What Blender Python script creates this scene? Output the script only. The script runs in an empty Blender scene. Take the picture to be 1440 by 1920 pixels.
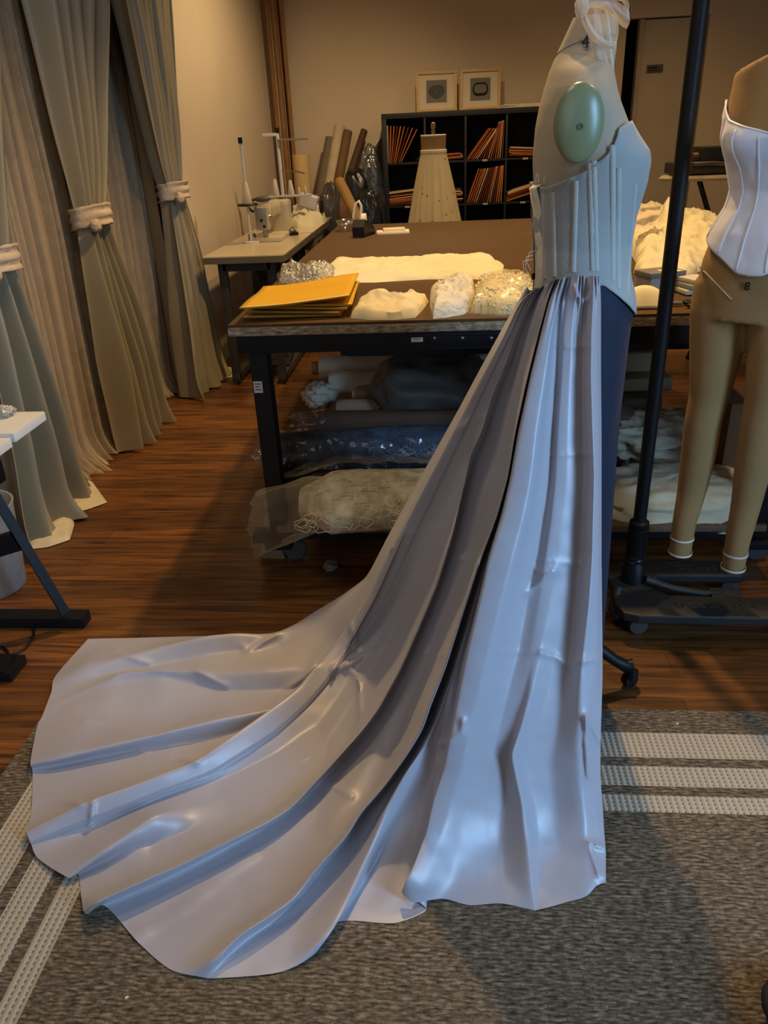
import bpy, bmesh, math, random
import numpy as np
from mathutils import Vector, Matrix, noise
random.seed(7)
col = bpy.context.scene.collection
sc = bpy.context.scene
PI = math.pi
# ------------------------------------------------------------------ camera
F = 1440.0; CX, CY = 720.0, 960.0; CH = 1.35
d = Vector((858-CX, 3850-CY, F)).normalized()          # straight down, in camera axes (x right, y down, z forward)
up = -d
fh = (Vector((0,0,1)) - up*up.z).normalized()
rt = d.cross(fh)
ya = math.radians(5.5)
YA = fh*math.cos(ya) + rt*math.sin(ya)
XA = rt*math.cos(ya) - fh*math.sin(ya)
Bm = Matrix((XA, YA, up))                               # camera axes -> world
CAM = Vector((0, 0, CH))
def ray(px, py): return Bm @ Vector(((px-CX)/F, (py-CY)/F, 1.0))
def AZ(px, py, z=0.0):
    r = ray(px, py); return CAM + r*((z-CH)/r.z)
def AY(px, py, y):
    r = ray(px, py); return CAM + r*(y/r.y)
def AX(px, py, x):
    r = ray(px, py); return CAM + r*(x/r.x)
cd = bpy.data.cameras.new('camera'); cam = bpy.data.objects.new('camera', cd); col.objects.link(cam)
cd.sensor_fit = 'VERTICAL'; cd.sensor_height = 36; cd.lens = 36*F/1920; cd.clip_start = .02
R3 = Bm @ Matrix(((1,0,0),(0,-1,0),(0,0,-1)))
cam.matrix_world = Matrix.Translation(CAM) @ R3.to_4x4()
sc.camera = cam

# ------------------------------------------------------------------ materials
def sr(c):
    return tuple((x/12.92 if x <= .04045 else ((x+.055)/1.055)**2.4) for x in [v/255 for v in c])
MATS = {}
def mat(name, rgb, rough=.6, metal=0, spec=.5, var=.12, scale=8, bump=0, bscale=60, sheen=0, alpha=1, stretch=(1,1,1), trans=0, emit=0, rgb2=None, coat=0):
    if name in MATS: return MATS[name]
    m = bpy.data.materials.new(name); m.use_nodes = True; MATS[name] = m
    nt = m.node_tree; N = nt.nodes; L = nt.links
    p = N['Principled BSDF']
    c = sr(rgb); c2 = sr(rgb2) if rgb2 else tuple(x*(1-var*2) for x in c)
    tc = N.new('ShaderNodeTexCoord'); mp = N.new('ShaderNodeMapping'); mp.inputs['Scale'].default_value = stretch
    L.new(tc.outputs['Object'], mp.inputs['Vector'])
    nz = N.new('ShaderNodeTexNoise'); nz.inputs['Scale'].default_value = scale; nz.inputs['Detail'].default_value = 4
    L.new(mp.outputs[0], nz.inputs['Vector'])
    rp = N.new('ShaderNodeValToRGB'); rp.color_ramp.elements[0].position = .3; rp.color_ramp.elements[1].position = .7
    rp.color_ramp.elements[0].color = (*c2, 1); rp.color_ramp.elements[1].color = (*c, 1)
    L.new(nz.outputs['Fac'], rp.inputs['Fac']); L.new(rp.outputs[0], p.inputs['Base Color'])
    p.inputs['Roughness'].default_value = rough; p.inputs['Metallic'].default_value = metal
    p.inputs['Specular IOR Level'].default_value = spec
    if sheen: p.inputs['Sheen Weight'].default_value = sheen; p.inputs['Sheen Roughness'].default_value = .4
    if coat: p.inputs['Coat Weight'].default_value = coat; p.inputs['Coat Roughness'].default_value = .15
    if alpha < 1: p.inputs['Alpha'].default_value = alpha
    if trans: p.inputs['Transmission Weight'].default_value = trans
    if bump:
        nb = N.new('ShaderNodeTexNoise'); nb.inputs['Scale'].default_value = bscale; nb.inputs['Detail'].default_value = 3
        L.new(mp.outputs[0], nb.inputs['Vector'])
        b = N.new('ShaderNodeBump'); b.inputs['Strength'].default_value = bump; b.inputs['Distance'].default_value = .01
        L.new(nb.outputs['Fac'], b.inputs['Height']); L.new(b.outputs[0], p.inputs['Normal'])
    return m
def wood_floor():
    m = bpy.data.materials.new('floor_planks'); m.use_nodes = True
    nt = m.node_tree; N = nt.nodes; L = nt.links; p = N['Principled BSDF']
    tc = N.new('ShaderNodeTexCoord')
    br = N.new('ShaderNodeTexBrick'); br.inputs['Scale'].default_value = 1
    br.inputs['Brick Width'].default_value = .95; br.inputs['Row Height'].default_value = .095
    br.inputs['Mortar Size'].default_value = .0015; br.inputs['Mortar Smooth'].default_value = .3
    br.offset = .37; br.offset_frequency = 2
    br.inputs['Color1'].default_value = (.25,.25,.25,1); br.inputs['Color2'].default_value = (1,1,1,1); br.inputs['Mortar'].default_value = (0,0,0,1)
    L.new(tc.outputs['Object'], br.inputs['Vector'])
    mp = N.new('ShaderNodeMapping'); mp.inputs['Scale'].default_value = (1.6, 22, 1)
    L.new(tc.outputs['Object'], mp.inputs['Vector'])
    nz = N.new('ShaderNodeTexNoise'); nz.inputs['Scale'].default_value = 2.2; nz.inputs['Detail'].default_value = 8; nz.inputs['Distortion'].default_value = .9
    L.new(mp.outputs[0], nz.inputs['Vector'])
    rp = N.new('ShaderNodeValToRGB')
    e = rp.color_ramp.elements; e[0].position = .28; e[0].color = (*sr((56,33,15)),1); e[1].position = .78; e[1].color = (*sr((154,96,44)),1)
    L.new(nz.outputs['Fac'], rp.inputs['Fac'])
    hv = N.new('ShaderNodeMix'); hv.data_type = 'RGBA'; hv.blend_type = 'MULTIPLY'; hv.inputs[0].default_value = .62
    L.new(rp.outputs[0], hv.inputs[6]); L.new(br.outputs['Color'], hv.inputs[7])
    L.new(hv.outputs[2], p.inputs['Base Color'])
    p.inputs['Roughness'].default_value = .36; p.inputs['Specular IOR Level'].default_value = .45
    b = N.new('ShaderNodeBump'); b.inputs['Strength'].default_value = .25; b.inputs['Distance'].default_value = .004
    L.new(nz.outputs['Fac'], b.inputs['Height']); L.new(b.outputs[0], p.inputs['Normal'])
    return m
def rug_mat(x0, y1):
    m = bpy.data.materials.new('rug_weave'); m.use_nodes = True
    nt = m.node_tree; N = nt.nodes; L = nt.links; p = N['Principled BSDF']
    tc = N.new('ShaderNodeTexCoord'); sx = N.new('ShaderNodeSeparateXYZ'); L.new(tc.outputs['Object'], sx.inputs[0])
    def M(op, a, b=None, c=None):
        n = N.new('ShaderNodeMath'); n.operation = op
        for i, v in enumerate((a, b, c)):
            if v is None: continue
            if isinstance(v, (int, float)): n.inputs[i].default_value = v
            else: L.new(v, n.inputs[i])
        return n.outputs[0]
    dl = M('SUBTRACT', sx.outputs[0], x0); df = M('SUBTRACT', y1, sx.outputs[1])
    dm = M('MINIMUM', dl, df)
    isl = M('LESS_THAN', dl, df)
    s = None
    for a, b in ((.085,.168),(.196,.256),(.283,.33)):
        k = M('MULTIPLY', M('GREATER_THAN', dm, a), M('LESS_THAN', dm, b))
        s = k if s is None else M('MAXIMUM', s, k)
    # coarse weave: short broken dashes along x
    mp = N.new('ShaderNodeMapping'); mp.inputs['Scale'].default_value = (55, 190, 1); L.new(tc.outputs['Object'], mp.inputs['Vector'])
    nz = N.new('ShaderNodeTexNoise'); nz.inputs['Scale'].default_value = 1; nz.inputs['Detail'].default_value = 2; L.new(mp.outputs[0], nz.inputs['Vector'])
    br = N.new('ShaderNodeTexBrick'); br.inputs['Scale'].default_value = 1; br.inputs['Brick Width'].default_value = .024; br.inputs['Row Height'].default_value = .0085
    br.inputs['Mortar Size'].default_value = .0014; br.inputs['Color1'].default_value = (.35,.35,.35,1); br.inputs['Color2'].default_value = (1,1,1,1); br.inputs['Mortar'].default_value = (.12,.12,.12,1)
    wv = N.new('ShaderNodeVectorMath'); wv.operation = 'ADD'
    n3 = N.new('ShaderNodeTexNoise'); n3.inputs['Scale'].default_value = 14
    sc_ = N.new('ShaderNodeVectorMath'); sc_.operation = 'SCALE'; sc_.inputs['Scale'].default_value = .03
    L.new(tc.outputs['Object'], n3.inputs['Vector']); L.new(n3.outputs['Color'], sc_.inputs[0])
    L.new(tc.outputs['Object'], wv.inputs[0]); L.new(sc_.outputs[0], wv.inputs[1]); L.new(wv.outputs[0], br.inputs['Vector'])
    bw = M('ADD', M('MULTIPLY', nz.outputs['Fac'], .98), M('MULTIPLY', br.outputs['Color'], .16))
    rp = N.new('ShaderNodeValToRGB'); e = rp.color_ramp.elements
    e[0].position = .32; e[0].color = (*sr((50,41,30)),1); e[1].position = .85; e[1].color = (*sr((146,133,113)),1)
    k = e.new(.56); k.color = (*sr((94,83,68)),1)
    L.new(bw, rp.inputs['Fac'])
    # stripe ribs run across each stripe
    co = M('ADD', M('MULTIPLY', sx.outputs[0], M('SUBTRACT', 1, isl)), M('MULTIPLY', 0.0, isl))
    co2 = M('ADD', co, M('MULTIPLY', sx.outputs[0], isl))
    rib = M('SINE', M('MULTIPLY', co2, 6.2832/.0135))
    dsh = M('GREATER_THAN', M('SINE', M('MULTIPLY', sx.outputs[1], 6.2832/.011)), -.2)
    line = M('MULTIPLY', M('GREATER_THAN', rib, .72), dsh)
    r2 = N.new('ShaderNodeMix'); r2.data_type = 'RGBA'; r2.inputs[6].default_value = (*sr((172,163,146)),1); r2.inputs[7].default_value = (*sr((112,104,90)),1)
    L.new(line, r2.inputs[0])
    mx = N.new('ShaderNodeMix'); mx.data_type = 'RGBA'; L.new(s, mx.inputs[0]); L.new(rp.outputs[0], mx.inputs[6]); L.new(r2.outputs[2], mx.inputs[7])
    L.new(mx.outputs[2], p.inputs['Base Color']); p.inputs['Roughness'].default_value = .85; p.inputs['Specular IOR Level'].default_value = .2
    hh = M('ADD', M('MULTIPLY', bw, M('SUBTRACT', 1, s)), M('MULTIPLY', M('SUBTRACT', 1, M('MULTIPLY', rib, .5)), M('MULTIPLY', s, .5)))
    b = N.new('ShaderNodeBump'); b.inputs['Strength'].default_value = .8; b.inputs['Distance'].default_value = .004
    L.new(hh, b.inputs['Height']); L.new(b.outputs[0], p.inputs['Normal'])
    return m
def thin(name, rgb, alpha, rough=.5, gloss=.0, bump=0, bscale=40, stripes=0, trl=.3):
    """sheer cloth or clear film: see-through, partly scattering"""
    if name in MATS: return MATS[name]
    m = bpy.data.materials.new(name); m.use_nodes = True; MATS[name] = m
    nt = m.node_tree; N = nt.nodes; L = nt.links; N.remove(N['Principled BSDF'])
    out = N['Material Output']; tr = N.new('ShaderNodeBsdfTransparent')
    df = N.new('ShaderNodeBsdfDiffuse'); tl = N.new('ShaderNodeBsdfTranslucent'); c = (*sr(rgb), 1)
    df.inputs[0].default_value = c; tl.inputs[0].default_value = c
    a = N.new('ShaderNodeMixShader'); a.inputs[0].default_value = trl; L.new(df.outputs[0], a.inputs[1]); L.new(tl.outputs[0], a.inputs[2])
    s = a
    if gloss:
        g = N.new('ShaderNodeBsdfGlossy'); g.inputs['Roughness'].default_value = rough
        b_ = N.new('ShaderNodeMixShader'); b_.inputs[0].default_value = gloss; L.new(a.outputs[0], b_.inputs[1]); L.new(g.outputs[0], b_.inputs[2]); s = b_
    f = N.new('ShaderNodeMixShader'); L.new(tr.outputs[0], f.inputs[1]); L.new(s.outputs[0], f.inputs[2])
    lw = N.new('ShaderNodeLayerWeight'); lw.inputs['Blend'].default_value = .35
    mr = N.new('ShaderNodeMapRange'); mr.inputs['To Min'].default_value = alpha; mr.inputs['To Max'].default_value = min(1, alpha*2.2+.1)
    L.new(lw.outputs['Facing'], mr.inputs['Value'])
    nz = N.new('ShaderNodeTexNoise'); nz.inputs['Scale'].default_value = 22; tc = N.new('ShaderNodeTexCoord'); L.new(tc.outputs['Object'], nz.inputs['Vector'])
    ml = N.new('ShaderNodeMath'); ml.operation = 'MULTIPLY'; ad = N.new('ShaderNodeMath'); ad.operation = 'ADD'; ad.inputs[1].default_value = .5
    L.new(nz.outputs['Fac'], ad.inputs[0]); L.new(ad.outputs[0], ml.inputs[0]); L.new(mr.outputs[0], ml.inputs[1]); ml.use_clamp = True
    L.new(ml.outputs[0], f.inputs[0])
    L.new(f.outputs[0], out.inputs[0])
    if bump:
        nb = N.new('ShaderNodeTexNoise'); nb.inputs['Scale'].default_value = bscale; L.new(tc.outputs['Object'], nb.inputs['Vector'])
        b = N.new('ShaderNodeBump'); b.inputs['Strength'].default_value = bump; b.inputs['Distance'].default_value = .02
        L.new(nb.outputs['Fac'], b.inputs['Height'])
        L.new(b.outputs[0], df.inputs['Normal'])
        if gloss: L.new(b.outputs[0], g.inputs['Normal'])
    return m

# ------------------------------------------------------------------ mesh builder
def nz(x, y, z): return noise.noise(Vector((x, y, z)))
LOC = {}
class MB:
    def __init__(s): s.v = []; s.f = []
    def add(s, vs, fs):
        o = len(s.v); s.v += [Vector(v) for v in vs]; s.f += [tuple(i+o for i in f) for f in fs]; return s
    def box(s, c, sz, rot=None, bev=0.0, seg=2):
        bm = bmesh.new(); bmesh.ops.create_cube(bm, size=1)
        for v in bm.verts: v.co = Vector((v.co.x*sz[0], v.co.y*sz[1], v.co.z*sz[2]))
        if bev: bmesh.ops.bevel(bm, geom=list(bm.edges), offset=min(bev, min(sz)*.49), segments=seg, affect='EDGES', profile=.7)
        R = rot.to_3x3() if rot else Matrix.Identity(3); c = Vector(c)
        bm.verts.index_update()
        s.add([R @ v.co + c for v in bm.verts], [[v.index for v in f.verts] for f in bm.faces]); bm.free(); return s
    def tube(s, pts, r, n=10, cap=True, closed=False):
        pts = [Vector(p) for p in pts]; m = len(pts)
        rs = r if isinstance(r, (list, tuple)) else [r]*m
        vs = []; prev = None
        for i, p in enumerate(pts):
            if closed: t = pts[(i+1) % m] - pts[i-1]
            else: t = pts[min(i+1, m-1)] - pts[max(i-1, 0)]
            t = t.normalized() if t.length > 1e-9 else Vector((0,0,1))
            if prev is None:
                a = Vector((0,0,1)) if abs(t.z) < .9 else Vector((1,0,0)); u = t.cross(a).normalized()
            else:
                u = (prev - t*prev.dot(t)); u = u.normalized() if u.length > 1e-6 else t.orthogonal().normalized()
            prev = u; w = t.cross(u)
            for k in range(n):
                a = 2*PI*k/n; q = rs[i]
                vs.append(p + u*math.cos(a)*q + w*math.sin(a)*q)
        fs = [(i*n+k, i*n+(k+1) % n, (i+1)*n+(k+1) % n, (i+1)*n+k) for i in range(m-1) for k in range(n)]
        if closed: fs += [((m-1)*n+k, (m-1)*n+(k+1) % n, (k+1) % n, k) for k in range(n)]
        elif cap: fs += [tuple(range(n))[::-1], tuple((m-1)*n+k for k in range(n))]
        return s.add(vs, fs)
    def lathe(s, prof, c=(0,0,0), n=24, rot=None, sx=1, sy=1):
        R = rot.to_3x3() if rot else Matrix.Identity(3); c = Vector(c)
        vs = [R @ Vector((r*math.cos(2*PI*k/n)*sx, r*math.sin(2*PI*k/n)*sy, z)) + c for r, z in prof for k in range(n)]
        m = len(prof)
        fs = [(i*n+k, i*n+(k+1) % n, (i+1)*n+(k+1) % n, (i+1)*n+k) for i in range(m-1) for k in range(n)]
        fs += [tuple(range(n))[::-1], tuple((m-1)*n+k for k in range(n))]
        return s.add(vs, fs)
    def grid(s, P, wrap=False):
        nr = len(P); nc = len(P[0]); vs = [p for row in P for p in row]
        fs = [(i*nc+j, i*nc+(j+1) % nc, (i+1)*nc+(j+1) % nc, (i+1)*nc+j) for i in range(nr-1) for j in range(nc if wrap else nc-1)]
        return s.add(vs, fs)
    def prism(s, poly, z0, z1):
        n = len(poly); vs = [Vector((p[0], p[1], z0)) for p in poly] + [Vector((p[0], p[1], z1)) for p in poly]
        return s.add(vs, [tuple(range(n))[::-1], tuple(range(n, 2*n))] + [(i, (i+1) % n, (i+1) % n+n, i+n) for i in range(n)])
    def blob(s, c, r, amp=.1, fr=3, seed=0, e=1.0, flat=None, n=40, m=24, ridge=False):
        c = Vector(c); P = []
        for i in range(m+1):
            th = PI*i/m; row = []
            for j in range(n):
                ph = 2*PI*j/n
                sp = lambda q: math.copysign(abs(q)**e, q)
                v = Vector((sp(math.sin(th))*sp(math.cos(ph)), sp(math.sin(th))*sp(math.sin(ph)), sp(math.cos(th))))
                q = v*fr + Vector((seed*7.1, seed*3.3, seed))
                k = noise.noise(q)
                if ridge: k = .5-abs(k)*2
                k2 = noise.noise(q*2.7)
                if ridge: k2 = .4-abs(k2)*1.6
                v = v*(1 + amp*k + amp*.5*k2)
                w = Vector((v.x*r[0], v.y*r[1], v.z*r[2]))
                if flat is not None and w.z < -flat*r[2]: w.z = -flat*r[2]
                row.append(w + c)
            P.append(row)
        return s.grid(P, True)
    def lump(s, outline, z0, h, amp=.3, fr=12, seed=0, rings=14, n=64, pw=3.0, ridge=True, lift=None):
        """cloth heap over an outline of (x, y) points lying on height z0"""
        o = [Vector((p[0], p[1])) for p in outline]; m = len(o)
        L_ = [0]
        for i in range(m): L_.append(L_[-1] + (o[(i+1) % m]-o[i]).length)
        ring = []
        for k in range(n):
            t = L_[-1]*k/n; i = max(j for j in range(m) if L_[j] <= t)
            q = (t-L_[i])/max(1e-9, L_[i+1]-L_[i]); ring.append(o[i].lerp(o[(i+1) % m], q))
        c = sum(ring, Vector((0,0)))/n; P = []
        for i in range(rings+1):
            r = 1 - i/rings; row = []
            for k in range(n):
                p = c + (ring[k]-c)*max(r, .001)
                q = noise.noise(Vector((p.x*fr, p.y*fr, seed*5.3))); q2 = noise.noise(Vector((p.x*fr*2.3, p.y*fr*2.3, seed*9.1+4)))
                if ridge: q = .5-abs(q)*2.2; q2 = .5-abs(q2)*2.2
                edge = max(0, 1-r**pw)
                z = z0 + h*(min(1, edge*1.0)**.5)*(1+amp*q+amp*.5*q2)
                if lift: z += lift(p.x, p.y)*edge**.5
                row.append(Vector((p.x, p.y, max(z, z0))))
            P.append(row)
        return s.grid(P, True).add(P[0], [tuple(range(n))[::-1]])
    def build(s, name, m, parent=None, smooth=True, local=False, ang=40, solid=0, sub=0, uv=False):
        me = bpy.data.meshes.new(name)
        off = Vector((0,0,0))
        if parent is not None and not local: off = LOC.get(parent.name, Vector((0,0,0)))
        me.from_pydata([tuple(v-off) for v in s.v], [], s.f); me.update()
        bm = bmesh.new(); bm.from_mesh(me); bmesh.ops.recalc_face_normals(bm, faces=bm.faces); bm.to_mesh(me); bm.free()
        me.materials.append(m)
        o = bpy.data.objects.new(name, me); col.objects.link(o)
        if parent is not None: o.parent = parent
        LOC[o.name] = off
        if smooth:
            me.shade_smooth()
            if ang: me.set_sharp_from_angle(angle=math.radians(ang))
        if solid:
            q = o.modifiers.new('solid', 'SOLIDIFY'); q.thickness = solid; q.offset = 0
        if sub:
            q = o.modifiers.new('sub', 'SUBSURF'); q.levels = sub; q.render_levels = sub
        return o
def tag(o, label=None, cat=None, group=None, kind=None):
    if label: o['label'] = label
    if cat: o['category'] = cat
    if group: o['group'] = group
    if kind: o['kind'] = kind
    return o
def thing(name, loc, label, cat, group=None, rz=0):
    o = bpy.data.objects.new(name, None); col.objects.link(o); o.location = loc; o.rotation_euler.z = rz
    o.empty_display_size = .05
    LOC[o.name] = Vector(loc); return tag(o, label, cat, group)
def struct(name, mb, m, parent=None, smooth=False, **k):
    o = mb.build(name, m, parent, smooth=smooth, **k)
    if parent is None: o['kind'] = 'structure'
    return o
def dup(root, loc=None, rot=None, label=None, group=None):
    r = root.copy(); col.objects.link(r)
    if loc is not None: r.location = loc
    if rot is not None: r.rotation_euler = rot
    if label: r['label'] = label
    if group: r['group'] = group
    for ch in list(root.children):
        c = ch.copy(); col.objects.link(c); c.parent = r
        for g in list(ch.children):
            e = g.copy(); col.objects.link(e); e.parent = c
    return r
def text(name, s, size, m, parent, M4, ext=.0008, local=False):
    cu = bpy.data.curves.new(name, 'FONT'); cu.body = s; cu.size = size; cu.extrude = ext; cu.align_x = 'CENTER'; cu.align_y = 'CENTER'
    t = bpy.data.objects.new('tmp', cu); col.objects.link(t)
    dg = bpy.context.evaluated_depsgraph_get()
    me = bpy.data.meshes.new_from_object(t.evaluated_get(dg)); bpy.data.objects.remove(t)
    off = LOC.get(parent.name, Vector((0,0,0))) if not local else Vector((0,0,0))
    me.transform(Matrix.Translation(-off) @ M4); me.name = name
    me.materials.clear(); me.materials.append(m)
    o = bpy.data.objects.new(name, me); col.objects.link(o); o.parent = parent; return o
def rotz(a): return Matrix.Rotation(a, 4, 'Z')
def basis(x, y, z, t):
    return Matrix(((x[0],y[0],z[0],t[0]),(x[1],y[1],z[1],t[1]),(x[2],y[2],z[2],t[2]),(0,0,0,1)))
def lerp(a, b, t): return a + (b-a)*t
def interp(t, xs, ys): return float(np.interp(t, xs, ys))

#@@MATERIALS
blk = mat('black_metal', (17,17,18), .5, 0, spec=.25, var=.1)
blkp = mat('black_plastic', (15,15,16), .42, spec=.3, var=.1)
steel = mat('steel', (150,148,142), .3, .9)
white_p = mat('white_plastic', (214,210,200), .4)
cream_m = mat('cream_enamel', (205,190,155), .35, coat=.3)
kraft = mat('kraft_card', (150,104,58), .75, var=.15)
manila = mat('manila_paper', (190,104,40), .8, var=.12, scale=5)
manila2 = mat('manila_paper_dark', (120,52,22), .8, var=.15, scale=5)
paper = mat('white_paper', (222,210,190), .8)
muslin = mat('white_cotton', (232,222,196), .85, bump=.15, bscale=300, sheen=.1)
tulle = thin('tulle_white', (226,214,196), .22, trl=.35)
sheer = thin('sheer_curtain_net', (214,196,168), .30, trl=.3)
film = thin('clear_film', (150,155,160), .10, rough=.15, gloss=.5, bump=.9, bscale=16)
filmb = thin('bluish_film', (70,84,96), .35, rough=.18, gloss=.35, bump=.9, bscale=16)

#@@ROOM
XW, XWIN, YB = -1.52, -1.95, 7.42
wallm = mat('wall_paint', (206,186,156), .9, var=.03, scale=2, bump=.04, bscale=120)
struct('floor', MB().grid([[Vector((x, y, 0)) for x in (-2.2, 4.2)] for y in (-2.5, 8.2)]), wood_floor())
struct('wall_left', MB().box(((XW-.05), 5.97, 1.6), (.1, 2.94, 3.2)).box((-1.77, 4.55, 1.6), (.5, .1, 3.2)), wallm)
winm = mat('night_glass', (30,32,32), .12, var=.1, coat=.4)
struct('wall_window', MB().box((XWIN-.05, 1.1, 1.6), (.1, 7.3, 3.2)), wallm)
w = struct('window_1', MB().box((XWIN+.012, 3.2, 1.45), (.02, 3.0, 2.7)), winm)
struct('window_frame', MB().box((XWIN+.03, 1.72, 1.45), (.05,.06,2.8)).box((XWIN+.03, 2.7, 1.45), (.05,.05,2.8)).box((XWIN+.03, 3.7, 1.45), (.05,.05,2.8)).box((XWIN+.03, 3.2, .1), (.05,3,.06)), mat('dark_frame', (44,42,38), .5), w)
dx0 = AY(1152, 330, YB).x; dx1 = AY(1176, 330, YB).x; dx2 = AY(1288, 330, YB).x
dz = 2.06
struct('wall_back', MB().box(((dx0-1.6)/2, YB+.05, 1.6), (dx0+1.6, .1, 3.2)).box(((4.2+dx2+.03)/2, YB+.05, 1.6), (4.2-dx2-.03, .1, 3.2)).box(((dx0+dx2+.03)/2, YB+.05, (3.2+dz)/2), (dx2-dx0+.03, .1, 3.2-dz)), wallm)
struct('ceiling', MB().box((1, 2.8, 3.25), (6.4, 10.6, .1)), mat('ceiling_paint', (190,180,165), .95, var=.02))
struct('baseboard_left', MB().box((XW+.008, 6.1, .05), (.016, 2.6, .1), bev=.004), mat('baseboard_paint', (150,135,112), .6))
struct('baseboard_back', MB().box(((dx0-1.46)/2-.01, YB-.008, .05), (dx0+1.44, .016, .1), bev=.004), MATS['baseboard_paint'])
struct('dark_recess_panel_1', MB().box(((dx0+dx2)/2, YB+.6, 1.2), (dx2-dx0+.5, .04, 2.6)), mat('dark_passage', (12,11,10), .9))  # near-black sheet behind the doorway, gloom of the opening put into its colour
dr = struct('door_1', MB().box(((dx1+dx2)/2+.0, YB+.05, dz/2), (dx2-dx1-.02, .04, dz-.02), bev=.004), mat('door_paint', (184,168,142), .55, var=.04))
struct('door_edge', MB().box((dx1+.006, YB+.02, dz/2), (.03, .09, dz-.02)), mat('door_edge_paint', (166,148,120), .6), dr)
struct('door_shadow_gap', MB().box((dx2-.005, YB+.027, dz/2), (.012, .008, dz-.01)), MATS['dark_passage'], dr)
p0 = AY(1229, 128, YB)
sg = struct('door_sign', MB().box((p0.x, YB+.022, p0.z), (.13, .012, .055), bev=.003), mat('sign_brass', (92,74,44), .5), dr)
struct('sign_lettering', MB().box((p0.x-.02, YB+.0145, p0.z+.006), (.07, .002, .016)).box((p0.x-.012, YB+.0145, p0.z-.013), (.085, .002, .006)), mat('sign_ink', (24,20,14), .6), sg)
struct('door_hinge', MB().box((AY(1284, 215, YB).x, YB+.022, AY(1284, 215, YB).z), (.02, .02, .2), bev=.003), mat('brass', (190,150,70), .35, .8), dr)
RX0, RY1 = -1.075, 1.562
rug = MB().box(((RX0+2.4)/2, (RY1-1.2)/2, .003), (2.4-RX0, RY1+1.2, .006), bev=.002)
tag(rug.build('rug', rug_mat(RX0, RY1), smooth=False), 'large grey-brown woven rug with pale stripes along its border, under the train', 'rug')
RZ = .006

#@@FORM
navy = mat('navy_jersey', (10,22,46), .8, var=.1, scale=30, sheen=.1)
formc = mat('form_canvas', (172,156,132), .85, var=.04, scale=3, bump=.12, bscale=500)
FY = 1.66
SEC = [(1.515,.226,.300,.040),(1.50,.219,.303,.046),(1.463,.201,.306,.052),(1.447,.194,.303,.075),(1.43,.188,.300,.115),(1.40,.180,.306,.152),(1.376,.174,.315,.163),(1.34,.168,.334,.163),(1.294,.165,.372,.158),(1.275,.165,.377,.152),(1.24,.168,.375,.142),(1.18,.171,.362,.125),(1.13,.177,.358,.119),(1.08,.180,.360,.126),(1.05,.181,.366,.138),(1.0,.176,.374,.152),(.94,.170,.370,.158)]
_sz = [s[0] for s in SEC][::-1]
def sec(z): return [float(np.interp(z, _sz, [s[k] for s in SEC][::-1])) for k in (1,2,3)]
def body(z, th, off=0.0):
    xb, xf, b = sec(z); a = (xf-xb)/2 + off; b += off
    p = 2.2; c_, s_ = math.cos(th), math.sin(th)
    q = (abs(c_)**p + abs(s_)**p)**(-1/p)
    return Vector(((xb+xf)/2 + a*c_*q, FY + b*s_*q, z))
form = thing('dress_form', (.27, FY, 0), 'white canvas dress form in side view marked 4 on its neck, wearing the boned corset', 'dress form')
P = [[body(z, 2*PI*k/56) for k in range(56)] for z in np.linspace(1.515, 1.045, 70)]
MB().grid(P, True).add(P[0], [tuple(range(56))]).build('torso', formc, form, ang=0)
nk = MB().tube([body(1.463-.016*math.sin(2*PI*k/40-.6)+.004, 2*PI*k/40, .0006) for k in range(40)], .0007, 5, closed=True)
nk.build('neck_seam', mat('seam_thread', (150,136,112), .8), form)
ap = AY(1087, 231, 1.497)
plate = MB(); prof = [(.0,.012),(.2,.0118),(.5,.0095),(.8,.004),(.95,-.001),(1,-.006),(1,-.014)]
PR = [[Vector((ap.x + r*.0435*math.cos(t), ap.y - h, ap.z + r*.063*math.sin(t) - .004*0)) for t in [2*PI*k/44 for k in range(44)]] for r, h in [(max(a,.001), b) for a, b in prof]]
plate.grid(PR, True)
pl = plate.build('arm_plate', mat('sage_plastic', (130,134,98), .3, var=.03), form, ang=0)
MB().lathe([(.0055,0),(.0055,.002),(.0035,.0022),(.003,.0006),(.0005,.0006)], AY(1088, 237, ap.y-.0115), 16, Matrix.Rotation(PI/2, 4, 'X')).build('screw', mat('sage_dark', (96,108,84), .4), pl)
n4 = AY(1097, 80, FY-.05)
text('size_number', '4', .028, blkp, form, basis(Vector((.93,-.36,0)), Vector((-.05,.12,.99)), Vector((-.36,-.93,.1)), Vector((n4.x, n4.y-.004, n4.z))), .0012)
MB().box((n4.x-.001, n4.y-.0045, n4.z-.0125), (.012,.002,.0022), rotz(-.37)).build('size_underline', blkp, form)
MB().lathe([(.0165,.05),(.0165,.96),(.001,.96)], (.27, FY, 0), 16).build('pole', blk, form)
bs = MB().lathe([(.001,.16),(.035,.16),(.045,.13),(.04,.10),(.03,.09),(.001,.09)], (.27, FY, 0), 20).build('base_hub', blk, form)
for k in range(4):
    a = k*PI/2; c, s = math.cos(a), math.sin(a); o = Vector((.27, FY, .0065 if k == 3 else 0))
    path = [(.03,.125),(.08,.128),(.12,.115),(.155,.085),(.185,.066),(.203,.066)]
    lg = MB().tube([o + Vector((c*r, s*r, z)) for r, z in path], [.02,.018,.016,.015,.017,.019], 12).build('leg', blk, form)
    cs = MB().lathe([(.001,-.012),(.02,-.011),(.023,0),(.02,.011),(.001,.012)], o + Vector((c*.2, s*.2, .023)), 20, rotz(a+.5) @ Matrix.Rotation(PI/2, 4, 'X'))
    cs.lathe([(.001,.03),(.018,.03),(.018,.05),(.012,.054),(.001,.054)], o + Vector((c*.203, s*.203, 0)), 14)
    cs.build('caster', blkp, lg)

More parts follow.
